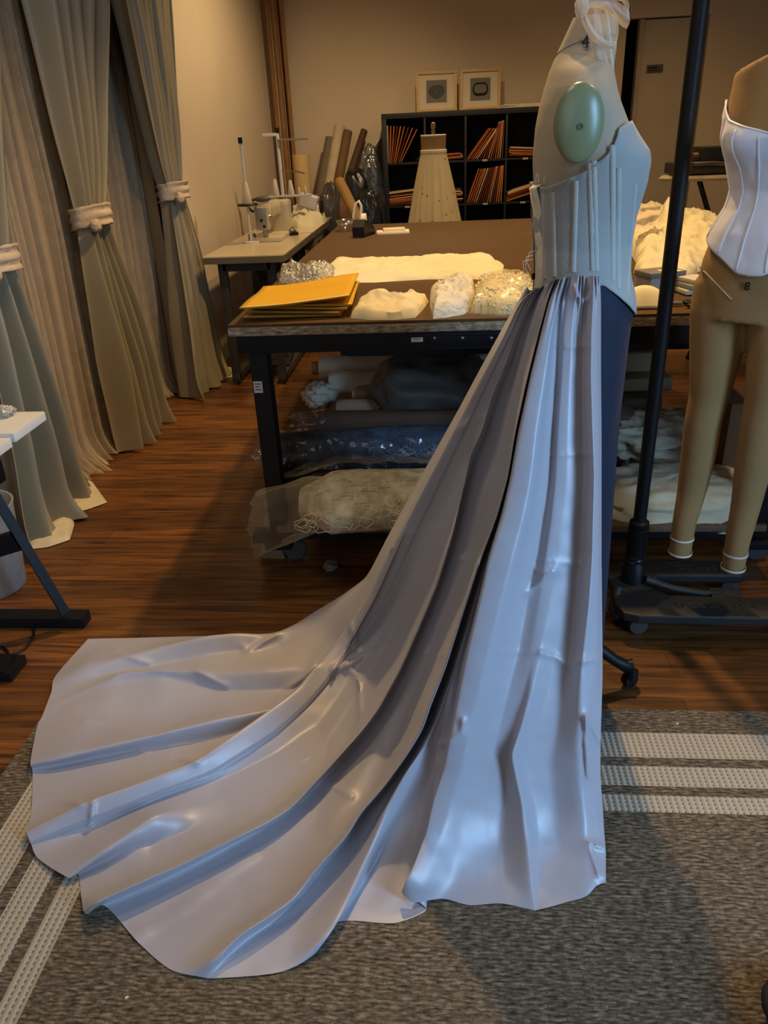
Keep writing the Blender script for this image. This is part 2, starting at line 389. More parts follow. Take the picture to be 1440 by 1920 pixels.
# navy underskirt, straight to just above the floor
U = []
for i, z in enumerate(np.linspace(1.10, .125, 50)):
    xf = float(np.interp(z, [.125,.445,.731,.947,1.0,1.05,1.10], [.390,.381,.373,.374,.377,.3675,.3612])); xb = float(np.interp(z, [.12,.9,1.0,1.10],[.185,.168,.173,.179])); b = float(np.interp(z, [.12,.9,1.0,1.05,1.10],[.135,.161,.154,.140,.125]))
    row = []
    for k in range(56):
        t = 2*PI*k/56; r = 1 + .006*math.sin(7*t+z*3)*(1.1-z)
        r *= lerp(1, (abs(math.cos(t))**2.2+abs(math.sin(t))**2.2)**(-1/2.2), min(1, max(0, (z-.8)/.15)))
        row.append(Vector(((xb+xf)/2 + (xf-xb)/2*math.cos(t)*r, FY + b*math.sin(t)*r, z)))
    U.append(row)
tag(MB().grid(U, True).build('underskirt', navy, ang=0), 'dark navy narrow underskirt showing along the front edge of the white train', 'skirt')

# corset, boned cotton, raw edges
corc = mat('corset_cotton', (160,162,157), .8, var=.05, scale=5, bump=.25, bscale=420, sheen=.1)
bonec = mat('boning_tape', (176,176,168), .75, var=.04, bump=.2, bscale=420)
ztop_t = ([0,.08,.2,.36,.52,.62,.72,.83,.93,1.0],[1.243,1.240,1.252,1.268,1.292,1.312,1.335,1.343,1.345,1.341])
zbot_t = ([0,.1,.25,.5,.62,.75,.86,.95,1.0],[1.058,1.052,1.062,1.068,1.066,1.045,1.022,.998,.985])
def cfrac(z, x):
    xb, xf, b = sec(z); return min(1, max(0, (x-xb)/(xf-xb)))
def edge(th, tab):
    f = (1+math.cos(th))/2; f = f*.999
    # section frames the fraction by its superellipse
    p = 2.2; q = (abs(math.cos(th))**p+abs(math.sin(th))**p)**(-1/p); f = (1+math.cos(th)*q)/2
    return float(np.interp(f, *tab))
cor = thing('corset', (.27, FY, 1.0), 'unfinished white boned corset with frayed edges on the white dress form', 'corset')
nth = 120; P = []
for i in range(46):
    row = []
    for k in range(nth):
        th = PI + .12 + (2*PI-.24)*k/(nth-1); t = i/45
        z = lerp(edge(th, zbot_t), edge(th, ztop_t), t)
        off = .0045 + .0006*nz(th*4, z*22, 1) + (.004*max(0, t-.93)/.07*(.5+nz(th*14,3,2)))
        p = body(z, th, off)
        if z < 1.06: p += Vector((math.cos(th), math.sin(th), 0))*.004*min(1, (1.06-z)/.03)
        row.append(p)
    P.append(row)
MB().grid(P).build('bodice', corc, cor, ang=0, solid=.0015)
def on_near(fx, z, off=.0075):
    th = 0.0; best = None
    for k in range(121):
        t = -PI + PI*k/120
        p = 2.2; q = (abs(math.cos(t))**p+abs(math.sin(t))**p)**(-1/p); f = (1+math.cos(t)*q)/2
        if best is None or abs(f-fx) < best[0]: best = (abs(f-fx), t)
    return body(z, best[1], off), best[1]
def fx_of(px, py):
    p = AY(px, py, FY-.1); return p
for k, (a, b_) in enumerate([((1036,350),(1040,522)),((1080,328),(1075,514)),((1106,292),(1112,512)),((1113,288),(1119,512)),((1149,255),(1150,530)),((1161,300),(1160,545)),((1193,330),(1176,566)),((1018,352),(1022,525))]):
    pts = []
    for t in np.linspace(.06, .98, 26):
        px = lerp(a[0], b_[0], t); py = lerp(a[1], b_[1], t)
        # march the ray to the corset surface
        r = ray(px, py); hit = None
        for s in np.linspace(1.4/r.y, 1.68/r.y, 2200):
            q = CAM + r*s; xb, xf, bb = sec(q.z)
            u = abs((q.x-(xb+xf)/2)/((xf-xb)/2+.0065))**2.2 + abs((q.y-FY)/(bb+.0065))**2.2
            if u <= 1: hit = q; break
        if hit is not None: pts.append(hit)
    if len(pts) > 3:
        w = .0058; mbx = MB(); rows = []
        for j, p in enumerate(pts):
            c = Vector(((sec(p.z)[0]+sec(p.z)[1])/2, FY, p.z)); nn = (p-c); nn.z = 0; nn.normalize(); tt = Vector((-nn.y, nn.x, 0))
            rows.append([p - tt*w - nn*.003, p - tt*w*.75 + nn*.0002, p + nn*.0006, p + tt*w*.75 + nn*.0002, p + tt*w - nn*.003])
        mbx.grid(rows).build('boning_channel', bonec, cor, ang=0)
# frayed seam allowances at the centre back and threads
fr = MB(); rows = []
for i in range(60):
    t = i/59; py = lerp(346, 540, t); px = interp(py, [346,352,380,420,470,510,540], [1000,990,997,1003,1004,1003,1000])
    p = AY(px, py, FY-.02); q = AY(px+16, py, FY-.07)
    wv = .004*nz(t*9, 0, 3)
    rows.append([p + Vector((wv, -.01, 0)), p.lerp(q, .5) + Vector((-.001, -.012+wv, 0)), q])
fr.grid(rows).build('back_seam_allowance', muslin, cor, ang=0, solid=.001)
for k in range(26):
    th_ = MB()
    r_ = random.random
    if k < 12: s0 = AY(1130+random.randint(0,70), interp(k,[0,12],[262,246]), FY-.11)
    elif k < 19: s0 = AY(998+random.randint(-4,6), 352+random.randint(0,160), FY-.05)
    else: s0 = AY(1000+random.randint(0,60), 350-random.randint(0,10), FY-.09)
    dx = (r_()-.5)*.012; ln = .008+r_()*.01
    th_.tube([s0, s0+Vector((dx*.5, -.004, ln*.6)), s0+Vector((dx, -.003, ln))], .0005, 4).build('loose_thread', muslin, cor)
for k in range(3):
    th_ = MB(); s0 = AY(1003-k*2, 470+k*8, FY-.06)
    th_.tube([s0, s0+Vector((-.012-.004*k,-.01,-.002)), s0+Vector((-.016,-.012,-.02-.006*k)), s0+Vector((-.008,-.012,-.035))], .0006, 4).build('loose_thread', muslin, cor)

MB().box(AY(1000, 518, FY-.06), (.006,.004,.012), rotz(.3)).build('pin_tab', blkp, cor)

# tulle bow at the neck
bow = thing('tulle_bow', (.285, FY-.05, 1.5), 'white tulle ribbon tied in a loose bow round the neck of the dress form', 'bow')
tb = thin('tulle_ribbon', (226,216,200), .36, trl=.3)
def strip(name, La, Lb, y0, amp=.006, seed=0):
    n = 36; rows = []
    def rs(pts):
        X = np.interp(np.linspace(0,1,n), np.linspace(0,1,len(pts)), [q[0] for q in pts]); Y = np.interp(np.linspace(0,1,n), np.linspace(0,1,len(pts)), [q[1] for q in pts])
        k = np.array([.25,.5,.25])
        for _ in range(8): X[1:-1] = np.convolve(X, k, 'valid'); Y[1:-1] = np.convolve(Y, k, 'valid')
        return X, Y
    A1, A2 = rs(La); B1, B2 = rs(Lb)
    for i in range(n):
        row = []
        for j in range(15):
            t = j/14; q = AY(lerp(A1[i],B1[i],t), lerp(A2[i],B2[i],t), y0)
            row.append(q + Vector((0, amp*math.sin(t*9+seed+i*.05) - .012*math.sin(PI*t), 0)))
        rows.append(row)
    return MB().grid(rows).build(name, tb, bow, ang=0)
yb_ = FY-.075
strip('loop', [(1082,-8),(1085,25),(1095,52),(1110,76),(1130,91),(1152,92)], [(1094,-8),(1097,20),(1106,42),(1118,62),(1135,77),(1153,79)], yb_-.012, .0022, 1)
strip('tail', [(1098,5),(1102,40),(1105,75),(1110,105),(1120,135),(1136,160),(1150,166)], [(1126,5),(1128,40),(1131,75),(1137,105),(1145,130),(1151,150),(1155,161)], yb_, .0022, 2)
strip('tail', [(1112,12),(1122,60),(1134,110),(1146,158)], [(1140,20),(1146,60),(1149,100),(1153,150)], yb_+.012, .0022, 5)
strip('loop', [(1124,8),(1141,34),(1148,60),(1144,88)], [(1139,2),(1157,28),(1161,58),(1153,94)], yb_-.010, .0022, 3)
strip('loop', [(1090,0),(1120,-4),(1150,-2),(1179,18),(1180,30)], [(1098,17),(1125,14),(1146,28),(1166,50),(1176,54)], yb_-.016, .0022, 4)
strip('loop', [(1148,-14),(1172,-8),(1181,8),(1177,26)], [(1152,0),(1166,2),(1171,11),(1166,20)], yb_-.020, .0022, 6)
kq = AY(1091, 12, yb_-.02); MB().blob(kq, (.012,.012,.016), .25, 2.5, 2, n=24, m=14).build('knot', tb, bow, ang=0)

#@@TRAIN
ZR = .007
WY = [(985,1.64),(1000,1.60),(1020,1.545),(1045,1.512),(1075,1.497),(1105,1.497),(1128,1.503)]
def wy(px): return float(np.interp(px, [a for a, b in WY], [b for a, b in WY]))
# fold lines of the train, waist to hem: (px, py, offset towards the light in mm[, 'f' = from here it lies on the floor])
LN = [
 ('A0', [(988,537,-5),(955,592,-30),(900,692,-35),(860,767,-35),(800,874,-35),(730,1000,-30),(688,1082,-25),(640,1117,0),(585,1150,3,'f'),(525,1190,2),(430,1192,3),(340,1193,2),(165,1198,1)]),
 ('A1', [(989,539,-4),(957,592,-25),(902,692,-28),(802,874,-28),(733,1000,-22),(690,1087,-15),(645,1125,0),(590,1165,8,'f'),(505,1193,22),(440,1187,30),(380,1193,32),(301,1213,28),(214,1236,22),(155,1248,15),(105,1266,2)]),
 ('A1v',[(990,540,-4),(958,594,-22),(904,694,-24),(804,876,-24),(735,1004,-18),(693,1090,-12),(655,1135,0),(605,1185,4,'f'),(520,1218,3),(440,1225,3),(380,1232,3),(301,1248,3),(214,1262,2),(160,1275,2),(96,1298,1)]),
 ('A2', [(991,541,-3),(960,596,-18),(906,697,-20),(806,880,-20),(738,1010,-14),(697,1098,-8),(665,1155,2),(630,1222,12,'f'),(590,1247,26),(521,1254,32),(430,1262,30),(370,1257,24),(297,1255,20),(223,1263,12),(165,1290,5),(84,1330,1)]),
 ('A2v',[(991,542,-3),(961,598,-16),(907,699,-18),(808,882,-18),(740,1012,-12),(699,1102,-8),(668,1160,0),(632,1240,2,'f'),(592,1280,3),(521,1300,4),(452,1306,3),(400,1294,2),(300,1272,2),(200,1290,2),(150,1312,2),(78,1345,1)]),
 ('A3', [(992,543,-2),(962,601,-14),(908,702,-16),(810,884,-16),(742,1016,-10),(701,1106,-8),(670,1166,0),(630,1246,2,'f'),(580,1300,2),(500,1320,2),(430,1330,3),(315,1361,5),(200,1353,4),(140,1350,3),(69,1365,1)]),
 ('A4', [(993,544,-2),(963,603,-12),(909,704,-14),(812,886,-14),(744,1018,-8),(703,1110,-6),(670,1170,2),(630,1248,8,'f'),(560,1308,18),(503,1332,26),(407,1350,28),(292,1378,27),(177,1405,26),(100,1421,24),(57,1428,15)]),
 ('A4v',[(994,544,-2),(964,604,-14),(910,706,-14),(814,888,-14),(746,1022,-10),(705,1114,-8),(671,1174,-2),(630,1252,2,'f'),(562,1330,2),(500,1362,1),(416,1382,1),(315,1398,1),(177,1422,1),(110,1438,1),(61,1447,1)]),
 ('A5', [(995,544,-2),(966,604,-12),(912,706,-12),(816,890,-12),(747,1024,-8),(706,1116,-8),(671,1178,-2),(630,1254,2,'f'),(562,1340,3),(480,1385,4),(395,1420,5),(300,1450,5),(180,1485,4),(110,1500,3),(60,1505,1)]),
 ('R3u',[(1001,543,-2),(972,567,-5),(938,636,-8),(897,714,-10),(825,853,-10),(742,1014,-8),(690,1125,-8),(654,1174,-4),(630,1208,0,'f'),(586,1266,2),(500,1345,2),(372,1434,2),(270,1475,2),(165,1511,2),(54,1551,1)]),
 ('R3', [(1006,541,2),(977,562,6),(943,633,12),(902,710,16),(860,792,18),(830,850,20),(781,944,22),(747,1011,22),(695,1120,26),(657,1169,30),(631,1201,34,'f'),(585,1258,42),(558,1291,44),(498,1336,46),(370,1426,42),(269,1465,40),(164,1501,38),(49,1558,18)]),
 ('R3m',[(1008,541,1),(985,562,4),(955,633,9),(918,710,12),(880,792,13),(852,850,14),(808,944,14),(776,1011,14),(728,1120,15),(690,1175,20),(660,1215,26,'f'),(610,1285,30),(575,1325,26),(520,1375,22),(400,1450,18),(300,1487,18),(180,1535,20),(58,1582,10)]),
 ('R3v',[(1011,540,-2),(996,562,-2),(968,633,0),(935,710,3),(902,792,4),(876,850,4),(834,944,4),(802,1011,4),(752,1120,4),(716,1190,8),(680,1240,10,'f'),(625,1320,10),(570,1390,5),(480,1440,3),(407,1462,2),(315,1491,2),(232,1528,4),(150,1570,8),(72,1610,6)]),
 ('B',  [(1013,540,-2),(1000,562,-2),(974,633,0),(943,710,3),(912,792,4),(888,850,4),(846,944,4),(812,1011,4),(762,1120,5),(726,1200,9),(690,1258,10,'f'),(640,1340,9),(590,1410,6),(500,1472,4),(420,1500,5),(350,1515,8),(290,1529,34),(252,1558,34),(191,1598,30),(127,1645,12)]),
 ('Bv', [(1014,540,-2),(1002,562,-2),(977,633,0),(947,710,3),(917,792,4),(893,850,4),(851,944,4),(817,1011,4),(767,1120,5),(731,1205,9),(695,1265,9,'f'),(645,1352,7),(595,1425,4),(510,1490,3),(430,1525,3),(360,1550,3),(306,1585,2),(262,1584,2),(205,1610,1),(147,1640,1)]),
 ('M4', [(1015,540,-1),(1004,560,0),(983,633,4),(955,710,8),(928,792,9),(905,850,9),(862,944,9),(827,1011,9),(777,1120,12),(741,1215,16),(704,1290,16,'f'),(655,1385,12),(600,1455,8),(525,1512,5),(440,1558,4),(355,1600,4),(275,1632,4),(215,1660,4),(152,1680,2)]),
 ('R4', [(1018,536,2),(1006,548,6),(968,621,16),(947,683,20),(922,740,24),(902,812,26),(882,850,28),(875,887,28),(849,1000,30),(819,1097,32),(781,1187,36),(751,1255,38),(710,1330,40),(679,1371,42,'f'),(615,1442,44),(546,1515,44),(498,1545,44),(430,1577,44),(338,1623,42),(246,1662,40),(177,1694,34),(161,1714,12)]),
 ('R4v',[(1019,536,-4),(1008,549,-6),(971,622,-6),(950,684,-6),(925,741,-6),(905,813,-6),(878,888,-4),(852,1001,-4),(822,1098,-2),(784,1188,0),(754,1256,0),(713,1331,0),(682,1372,0,'f'),(618,1444,1),(549,1524,1),(500,1553,1),(437,1584,1),(347,1632,1),(262,1674,1),(215,1694,1),(197,1699,1)]),
 ('F1', [(1028,530,-4),(1013,551,-6),(983,630,-7),(964,692,-7),(941,748,-7),(921,818,-7),(898,892,-5),(868,1008,-4),(838,1105,-2),(800,1195,0),(771,1265,0),(735,1340,2),(705,1395,3,'f'),(655,1480,6),(600,1565,7),(540,1620,6),(470,1668,6),(390,1715,8),(320,1750,5),(260,1768,1)]),
 ('L5', [(1037,525,2),(1018,552,4),(994,645,8),(974,708,10),(950,808,12),(930,880,12),(918,896,12),(896,1000,14),(858,1097,16),(824,1187,18),(795,1262,16),(765,1335,14),(740,1400,12,'f'),(695,1490,10),(630,1575,12),(575,1640,14),(510,1690,12),(440,1745,8),(375,1785,4),(318,1817,1)]),
 ('R5', [(1041,523,4),(1029,554,10),(1012,617,22),(989,708,32),(966,812,36),(952,896,38),(931,970,40),(897,1060,42),(864,1161,44),(834,1255,46),(804,1330,48),(793,1365,48),(757,1424,48),(720,1475,48),(674,1525,48,'f'),(651,1566,46),(592,1630,44),(553,1685,42),(500,1722,36),(452,1751,30),(402,1802,18),(373,1831,2)]),
 ('R5v',[(1042,523,-4),(1030,555,-6),(1013,618,-8),(990,709,-10),(967,813,-12),(953,897,-14),(932,971,-16),(899,1061,-20),(866,1162,-24),(836,1256,-26),(806,1331,-26),(796,1367,-22),(760,1426,-14),(723,1478,-4),(677,1530,0,'f'),(654,1570,0),(596,1636,0),(560,1690,0),(510,1730,0),(462,1762,0),(425,1800,0),(407,1834,1)]),
 ('S5', [(1043,523,-4),(1031,555,-6),(1014,618,-8),(991,709,-10),(968,813,-12),(954,897,-14),(935,971,-18),(904,1061,-24),(874,1162,-28),(846,1256,-28),(818,1331,-26),(800,1380,-20),(762,1440,-10),(728,1500,0),(694,1560,2,'f'),(660,1610,2),(620,1670,2),(580,1720,3),(550,1765,4),(524,1823,1)]),
 ('S6', [(1044,523,-4),(1032,555,-6),(1015,618,-8),(992,709,-10),(969,813,-12),(956,897,-14),(938,971,-18),(908,1061,-22),(878,1162,-24),(850,1256,-20),(822,1340,-8),(795,1400,6),(760,1450,14),(724,1515,20),(697,1585,26,'f'),(672,1640,28),(655,1680,28),(633,1725,26),(614,1757,22),(592,1787,6)]),
 ('S6v',[(1045,523,-4),(1033,555,-6),(1016,618,-8),(993,709,-10),(970,813,-12),(957,897,-14),(940,971,-18),(911,1061,-22),(882,1162,-24),(854,1256,-22),(828,1345,-14),(802,1410,-4),(772,1470,0),(740,1540,0),(715,1590,1,'f'),(695,1630,1),(675,1665,1),(655,1695,1),(640,1717,1),(632,1729,1)]),
 ('S7', [(1046,523,-4),(1034,555,-6),(1017,618,-8),(994,709,-10),(971,813,-12),(958,897,-14),(941,971,-18),(914,1061,-22),(886,1162,-24),(858,1256,-24),(836,1350,-20),(812,1440,-12),(795,1500,-6),(780,1560,0),(768,1600,2,'f'),(758,1640,3),(750,1670,3),(745,1695,3),(742,1715,2),(740,1732,1)]),
 ('S8', [(1047,523,-4),(1035,555,-6),(1018,618,-8),(995,709,-10),(972,813,-12),(959,897,-14),(942,971,-18),(916,1061,-20),(888,1162,-22),(862,1256,-22),(846,1350,-20),(826,1450,-16),(815,1520,-10),(810,1570,-4),(806,1610,0,'f'),(804,1640,1),(803,1665,1),(801,1685,1),(800,1700,1),(800,1706,1)]),
 ('T7', [(1048,523,6),(1032,556,12),(1016,618,20),(994,709,28),(972,812,30),(957,896,30),(942,960,30),(916,1045,34),(897,1131,36),(875,1225,38),(860,1300,40),(846,1370,42),(832,1440,44),(812,1497,46),(804,1535,48),(798,1561,50,'f'),(782,1605,50),(770,1635,48),(760,1655,42),(753,1672,22)]),
 ('T7h',[(1056,521,8),(1047,556,12),(1034,618,20),(1022,709,28),(1006,812,32),(996,896,32),(984,960,33),(962,1045,35),(940,1131,36),(915,1225,38),(897,1300,40),(880,1370,43),(866,1440,46),(848,1497,46),(838,1535,46),(830,1561,46,'f'),(814,1605,44),(800,1640,38),(790,1665,30),(775,1692,12)]),
 ('T7d',[(1062,519,2),(1050,560,0),(1040,620,1),(1033,709,5),(1022,812,9),(1014,896,9),(1003,960,10),(985,1045,12),(966,1131,14),(944,1225,20),(926,1300,26),(908,1370,30),(892,1440,33),(880,1497,34),(873,1535,32),(868,1561,30,'f'),(858,1605,26),(848,1640,18),(840,1665,10),(830,1685,3)]),
 ('V7', [(1066,519,-2),(1052,562,-4),(1047,620,-4),(1045,709,-4),(1038,812,-4),(1032,896,-4),(1022,960,-4),(1008,1045,-3),(988,1131,0),(972,1225,6),(952,1300,14),(936,1370,20),(922,1440,24),(912,1497,24),(906,1535,22),(902,1561,20,'f'),(895,1605,16),(888,1640,10),(884,1670,5),(880,1697,1)]),
 ('M7', [(1070,518,2),(1062,562,5),(1057,620,8),(1053,709,10),(1046,812,12),(1042,896,12),(1036,960,12),(1024,1045,14),(1012,1131,12),(998,1215,14),(982,1300,16),(964,1370,20),(952,1440,18),(948,1497,14),(944,1535,12),(942,1561,10,'f'),(940,1605,8),(940,1640,5),(940,1670,3),(940,1694,1)]),
 ('P8', [(1085,517,4),(1078,562,8),(1072,620,10),(1068,709,12),(1064,812,14),(1062,896,14),(1056,960,14),(1046,1045,16),(1032,1131,18),(1014,1218,22),(996,1300,28),(976,1370,36),(958,1417,46),(970,1470,44),(979,1507,42),(984,1550,38,'f'),(990,1594,32),(994,1640,22),(996,1670,12),(998,1706,1)]),
 ('P8r',[(1092,517,2),(1090,562,3),(1085,620,3),(1082,709,4),(1082,812,5),(1082,896,6),(1078,960,6),(1072,1045,6),(1060,1131,6),(1044,1218,8),(1028,1300,12),(1006,1370,20),(986,1425,28),(994,1470,26),(1003,1507,24),(1006,1550,20,'f'),(1008,1594,15),(1008,1640,8),(1008,1670,4),(1008,1706,1)]),
 ('V8', [(1100,517,0),(1098,562,0),(1094,620,0),(1094,709,0),(1096,812,1),(1097,896,1),(1094,960,1),(1090,1045,1),(1080,1131,2),(1072,1218,6),(1058,1300,10),(1044,1370,14),(1032,1425,18),(1036,1470,18),(1040,1507,16),(1044,1550,14,'f'),(1050,1594,10),(1054,1640,6),(1056,1665,4),(1058,1693,1)]),
 ('U8', [(1112,517,6),(1112,562,12),(1109,620,18),(1108,709,20),(1111,812,22),(1114,896,22),(1112,960,22),(1110,1045,22),(1104,1131,22),(1094,1218,22),(1088,1270,24),(1086,1330,26),(1082,1400,26),(1086,1460,26),(1092,1507,24),(1096,1560,20,'f'),(1098,1594,14),(1098,1640,8),(1098,1660,5),(1098,1681,1)]),
 ('E9', [(1121,518,2),(1122,562,4),(1120,620,6),(1120,709,8),(1122,812,8),(1123,896,8),(1123,960,8),(1122,1045,8),(1120,1131,8),(1118,1218,8),(1116,1270,14),(1102,1340,22),(1110,1400,10),(1112,1460,10),(1118,1507,10),(1120,1560,10,'f'),(1122,1594,10),(1122,1640,7),(1121,1655,4),(1120,1660,1)]),
 ('E',  [(1125,519,-6),(1127,562,-10),(1127,620,-12),(1127,709,-12),(1128,812,-12),(1128,896,-12),(1128,960,-12),(1128,1045,-12),(1129,1131,-12),(1130,1218,-12),(1130,1270,-8),(1128,1340,0),(1126,1400,-4),(1126,1460,-4),(1130,1507,-2),(1133,1560,2,'f'),(1136,1594,4),(1136,1630,6),(1136,1645,5),(1136,1655,2)]),
]
NV = 260; SUBU = 9
cols_ = []
for nm, K in LN:
    pts = np.array([[k[0], k[1]] for k in K], float); off = np.array([k[2] for k in K], float)/1000
    fi = [i for i, k in enumerate(K) if len(k) > 3][0]
    if nm in ('V7','M7','P8','P8r','V8'): off = off*np.interp(pts[:,1], [1150,1330], [.5,1])
    seg = np.r_[0, np.cumsum(np.hypot(*(pts[1:]-pts[:-1]).T))]
    p0 = AY(pts[0,0], pts[0,1], wy(pts[0,0])); iv0 = 1/((Bm.transposed() @ (p0-CAM)).z)
    pT = AZ(pts[fi,0], pts[fi,1], ZR); ivT = 1/((Bm.transposed() @ (pT-CAM)).z)
    s = np.linspace(0, seg[-1], NV)
    X = np.interp(s, seg, pts[:,0]); Y = np.interp(s, seg, pts[:,1]); O = np.interp(s, seg, off)
    IV = np.zeros(NV)
    for i in range(NV):
        if s[i] >= seg[fi]:
            q = AZ(X[i], Y[i], ZR); IV[i] = 1/((Bm.transposed() @ (q-CAM)).z)
        else: IV[i] = lerp(iv0, ivT, s[i]/seg[fi])
    k = np.exp(-.5*(np.arange(-9, 10)/2.0)**2); k /= k.sum()
    def sm(a):
        e = np.r_[2*a[0]-a[9:0:-1], a, 2*a[-1]-a[-2:-11:-1]]; return np.convolve(e, k, 'valid')
    kb = np.exp(-.5*(np.arange(-48, 49)/15.0)**2); kb /= kb.sum()
    IV2 = np.convolve(np.r_[2*IV[0]-IV[48:0:-1], IV, 2*IV[-1]-IV[-2:-50:-1]], kb, 'valid')
    cols_.append(np.stack([sm(X), sm(Y), IV2, sm(O)], 1))
A = np.array(cols_)                                     # columns x rows x (px, py, 1/depth, offset)
nc = A.shape[0]
u = np.linspace(0, nc-1, (nc-1)*SUBU+1); i0 = np.minimum(u.astype(int), nc-2); f = (u-i0)[:,None,None]
# Catmull-Rom across the folds, limited so it does not ring
def cr(p0, p1, p2, p3, t): return .5*((2*p1)+(-p0+p2)*t+(2*p0-5*p1+4*p2-p3)*t*t+(-p0+3*p1-3*p2+p3)*t**3)
G = cr(A[np.maximum(i0-1,0)], A[i0], A[i0+1], A[np.minimum(i0+2,nc-1)], f)
GL = A[i0]*(1-f) + A[i0+1]*f
GC = G; G = .4*G + .6*GL
kk = np.array([0,.16,.68,.16,0]); Gp = np.concatenate([G[:1],G[:1],G,G[-1:],G[-1:]])
hw = np.clip((np.arange(NV)-(NV-26))/20, 0, 1)[None,:,None]
G = sum(kk[j]*Gp[j:j+G.shape[0]] for j in range(5))*(1-hw) + (.85*GC+.15*GL)*hw
# creases: (points, width px, height mm)
CR_ = [([(624,1254),(668,1237),(720,1208),(775,1188)],5,5),([(657,1169),(668,1212),(676,1236),(660,1243),(625,1259)],5,5),([(650,1249),(668,1268),(674,1290),(676,1340)],5,6),
 ([(858,1041),(885,1053),(903,1057)],5,6),([(797,1222),(830,1228)],6,6),([(752,1008),(790,998),(835,985)],6,3),([(748,1024),(790,1018),(835,1022)],6,3),([(731,1003),(735,1030)],5,4),
 ([(860,805),(880,792),(906,780)],7,3),([(935,697),(950,680),(962,660)],6,2),
 ([(600,1465),(640,1480),(660,1494)],6,4),([(828,1395),(845,1388),(866,1375),(868,1350)],6,5),([(720,1400),(752,1412)],6,5),
 ([(590,1249),(568,1272),(540,1290)],8,4),([(425,1286),(405,1278),(370,1258)],7,4),([(265,1430),(330,1415),(365,1430)],6,2),([(168,1550),(172,1530),(174,1505)],4,5),([(158,1350),(250,1358),(315,1361)],6,4),([(265,1408),(330,1420),(372,1426)],5,3),
 ([(245,1760),(290,1735),(340,1705),(420,1640),(480,1600)],9,4),([(60,1497),(110,1500),(150,1507)],6,3),([(1098,1345),(1098,1400),(1102,1455)],5,8),([(1100,1346),(1125,1390)],6,6),([(1105,1580),(1134,1590)],6,6),([(1105,1590),(1122,1640)],6,4),
 ([(470,1220),(500,1200),(520,1190)],6,5),([(1012,1072),(1040,1070),(1018,1085),(990,1110)],9,5),([(1014,1224),(1042,1232),(1072,1252),(1080,1240),(1128,1236)],5,4),([(1060,650),(1126,648)],4,1.5),([(1010,855),(1110,850)],4,1.5),([(1015,1052),(1090,1056)],4,1.5),([(940,1223),(1014,1222)],4,1.5),([(1082,550),(1090,566),(1105,560),(1114,540)],6,5),([(1075,535),(1083,555)],5,4),
 ([(500,1250),(470,1235),(455,1190+20)],7,3),([(215,1220),(260,1238),(280,1245)],5,3),([(205,1215),(235,1225)],5,2),([(540,1422),(560,1428),(580,1420)],6,3)]
PX, PY, OF = G[...,0], G[...,1], G[...,3].copy()
for pl_, w_, h_ in CR_:
    best = np.full(PX.shape, 1e9); 
    for (x1,y1),(x2,y2) in zip(pl_[:-1], pl_[1:]):
        dx, dy = x2-x1, y2-y1; t = np.clip(((PX-x1)*dx+(PY-y1)*dy)/(dx*dx+dy*dy), 0, 1)
        best = np.minimum(best, np.hypot(PX-x1-t*dx, PY-y1-t*dy))
    OF += 1.25*h_/1000*np.exp(-best/(w_*.8))
nu, nv = PX.shape
for nm_, c0 in (('A', 0),): OF[:11*SUBU] *= 1.35
vv = np.linspace(0, 1, nv)[None,:]; uu = np.arange(nu)[:,None]/SUBU
OF += .005*np.sin(uu*6.0+np.sin(uu*2.3)*2)*np.exp(-vv/.035)*np.minimum(1, uu/6)
RB = np.array(Bm)
dirs = np.stack([(PX-CX)/F, (PY-CY)/F, np.ones_like(PX)], -1) @ RB.T
ln = np.linalg.norm(dirs, axis=-1, keepdims=True)
Pw = np.array(CAM) + dirs/G[...,2:3] - dirs/ln*(OF*1.7)[...,None]
# fine unevenness of the cloth
for i in range(nu):
    for j in range(nv):
        p = Pw[i,j]; k = .0035*noise.noise(Vector((p[0]*5, p[1]*5, p[2]*5))) + .0022*noise.noise(Vector((p[0]*11, p[1]*11, p[2]*11))) + .0009*noise.noise(Vector((p[0]*31, p[1]*31, p[2]*31)))
        Pw[i,j] -= dirs[i,j]/ln[i,j]*k
Pw[...,2] = np.maximum(Pw[...,2], ZR+.0006)
def satin():
    m = mat('dress_satin', (166,162,168), .39, spec=.6, var=.015, scale=6, sheen=.15)
    nt = m.node_tree; N = nt.nodes; L = nt.links; p = N['Principled BSDF']
    tc = N.new('ShaderNodeTexCoord'); mp = N.new('ShaderNodeMapping'); mp.inputs['Scale'].default_value = (30, 420, 420); L.new(tc.outputs['Object'], mp.inputs[0])
    q = N.new('ShaderNodeTexNoise'); q.inputs['Scale'].default_value = 1; q.inputs['Detail'].default_value = 3; L.new(mp.outputs[0], q.inputs['Vector'])
    b = N.new('ShaderNodeBump'); b.inputs['Strength'].default_value = .06; b.inputs['Distance'].default_value = .002; L.new(q.outputs['Fac'], b.inputs['Height']); L.new(b.outputs[0], p.inputs['Normal'])
    return m
mb = MB(); mb.grid([[Vector(p) for p in row] for row in Pw.tolist()])
tag(mb.build('satin_train', satin(), ang=0), 'long white satin skirt train gathered at the corset and fanned out over floor and rug', 'train')

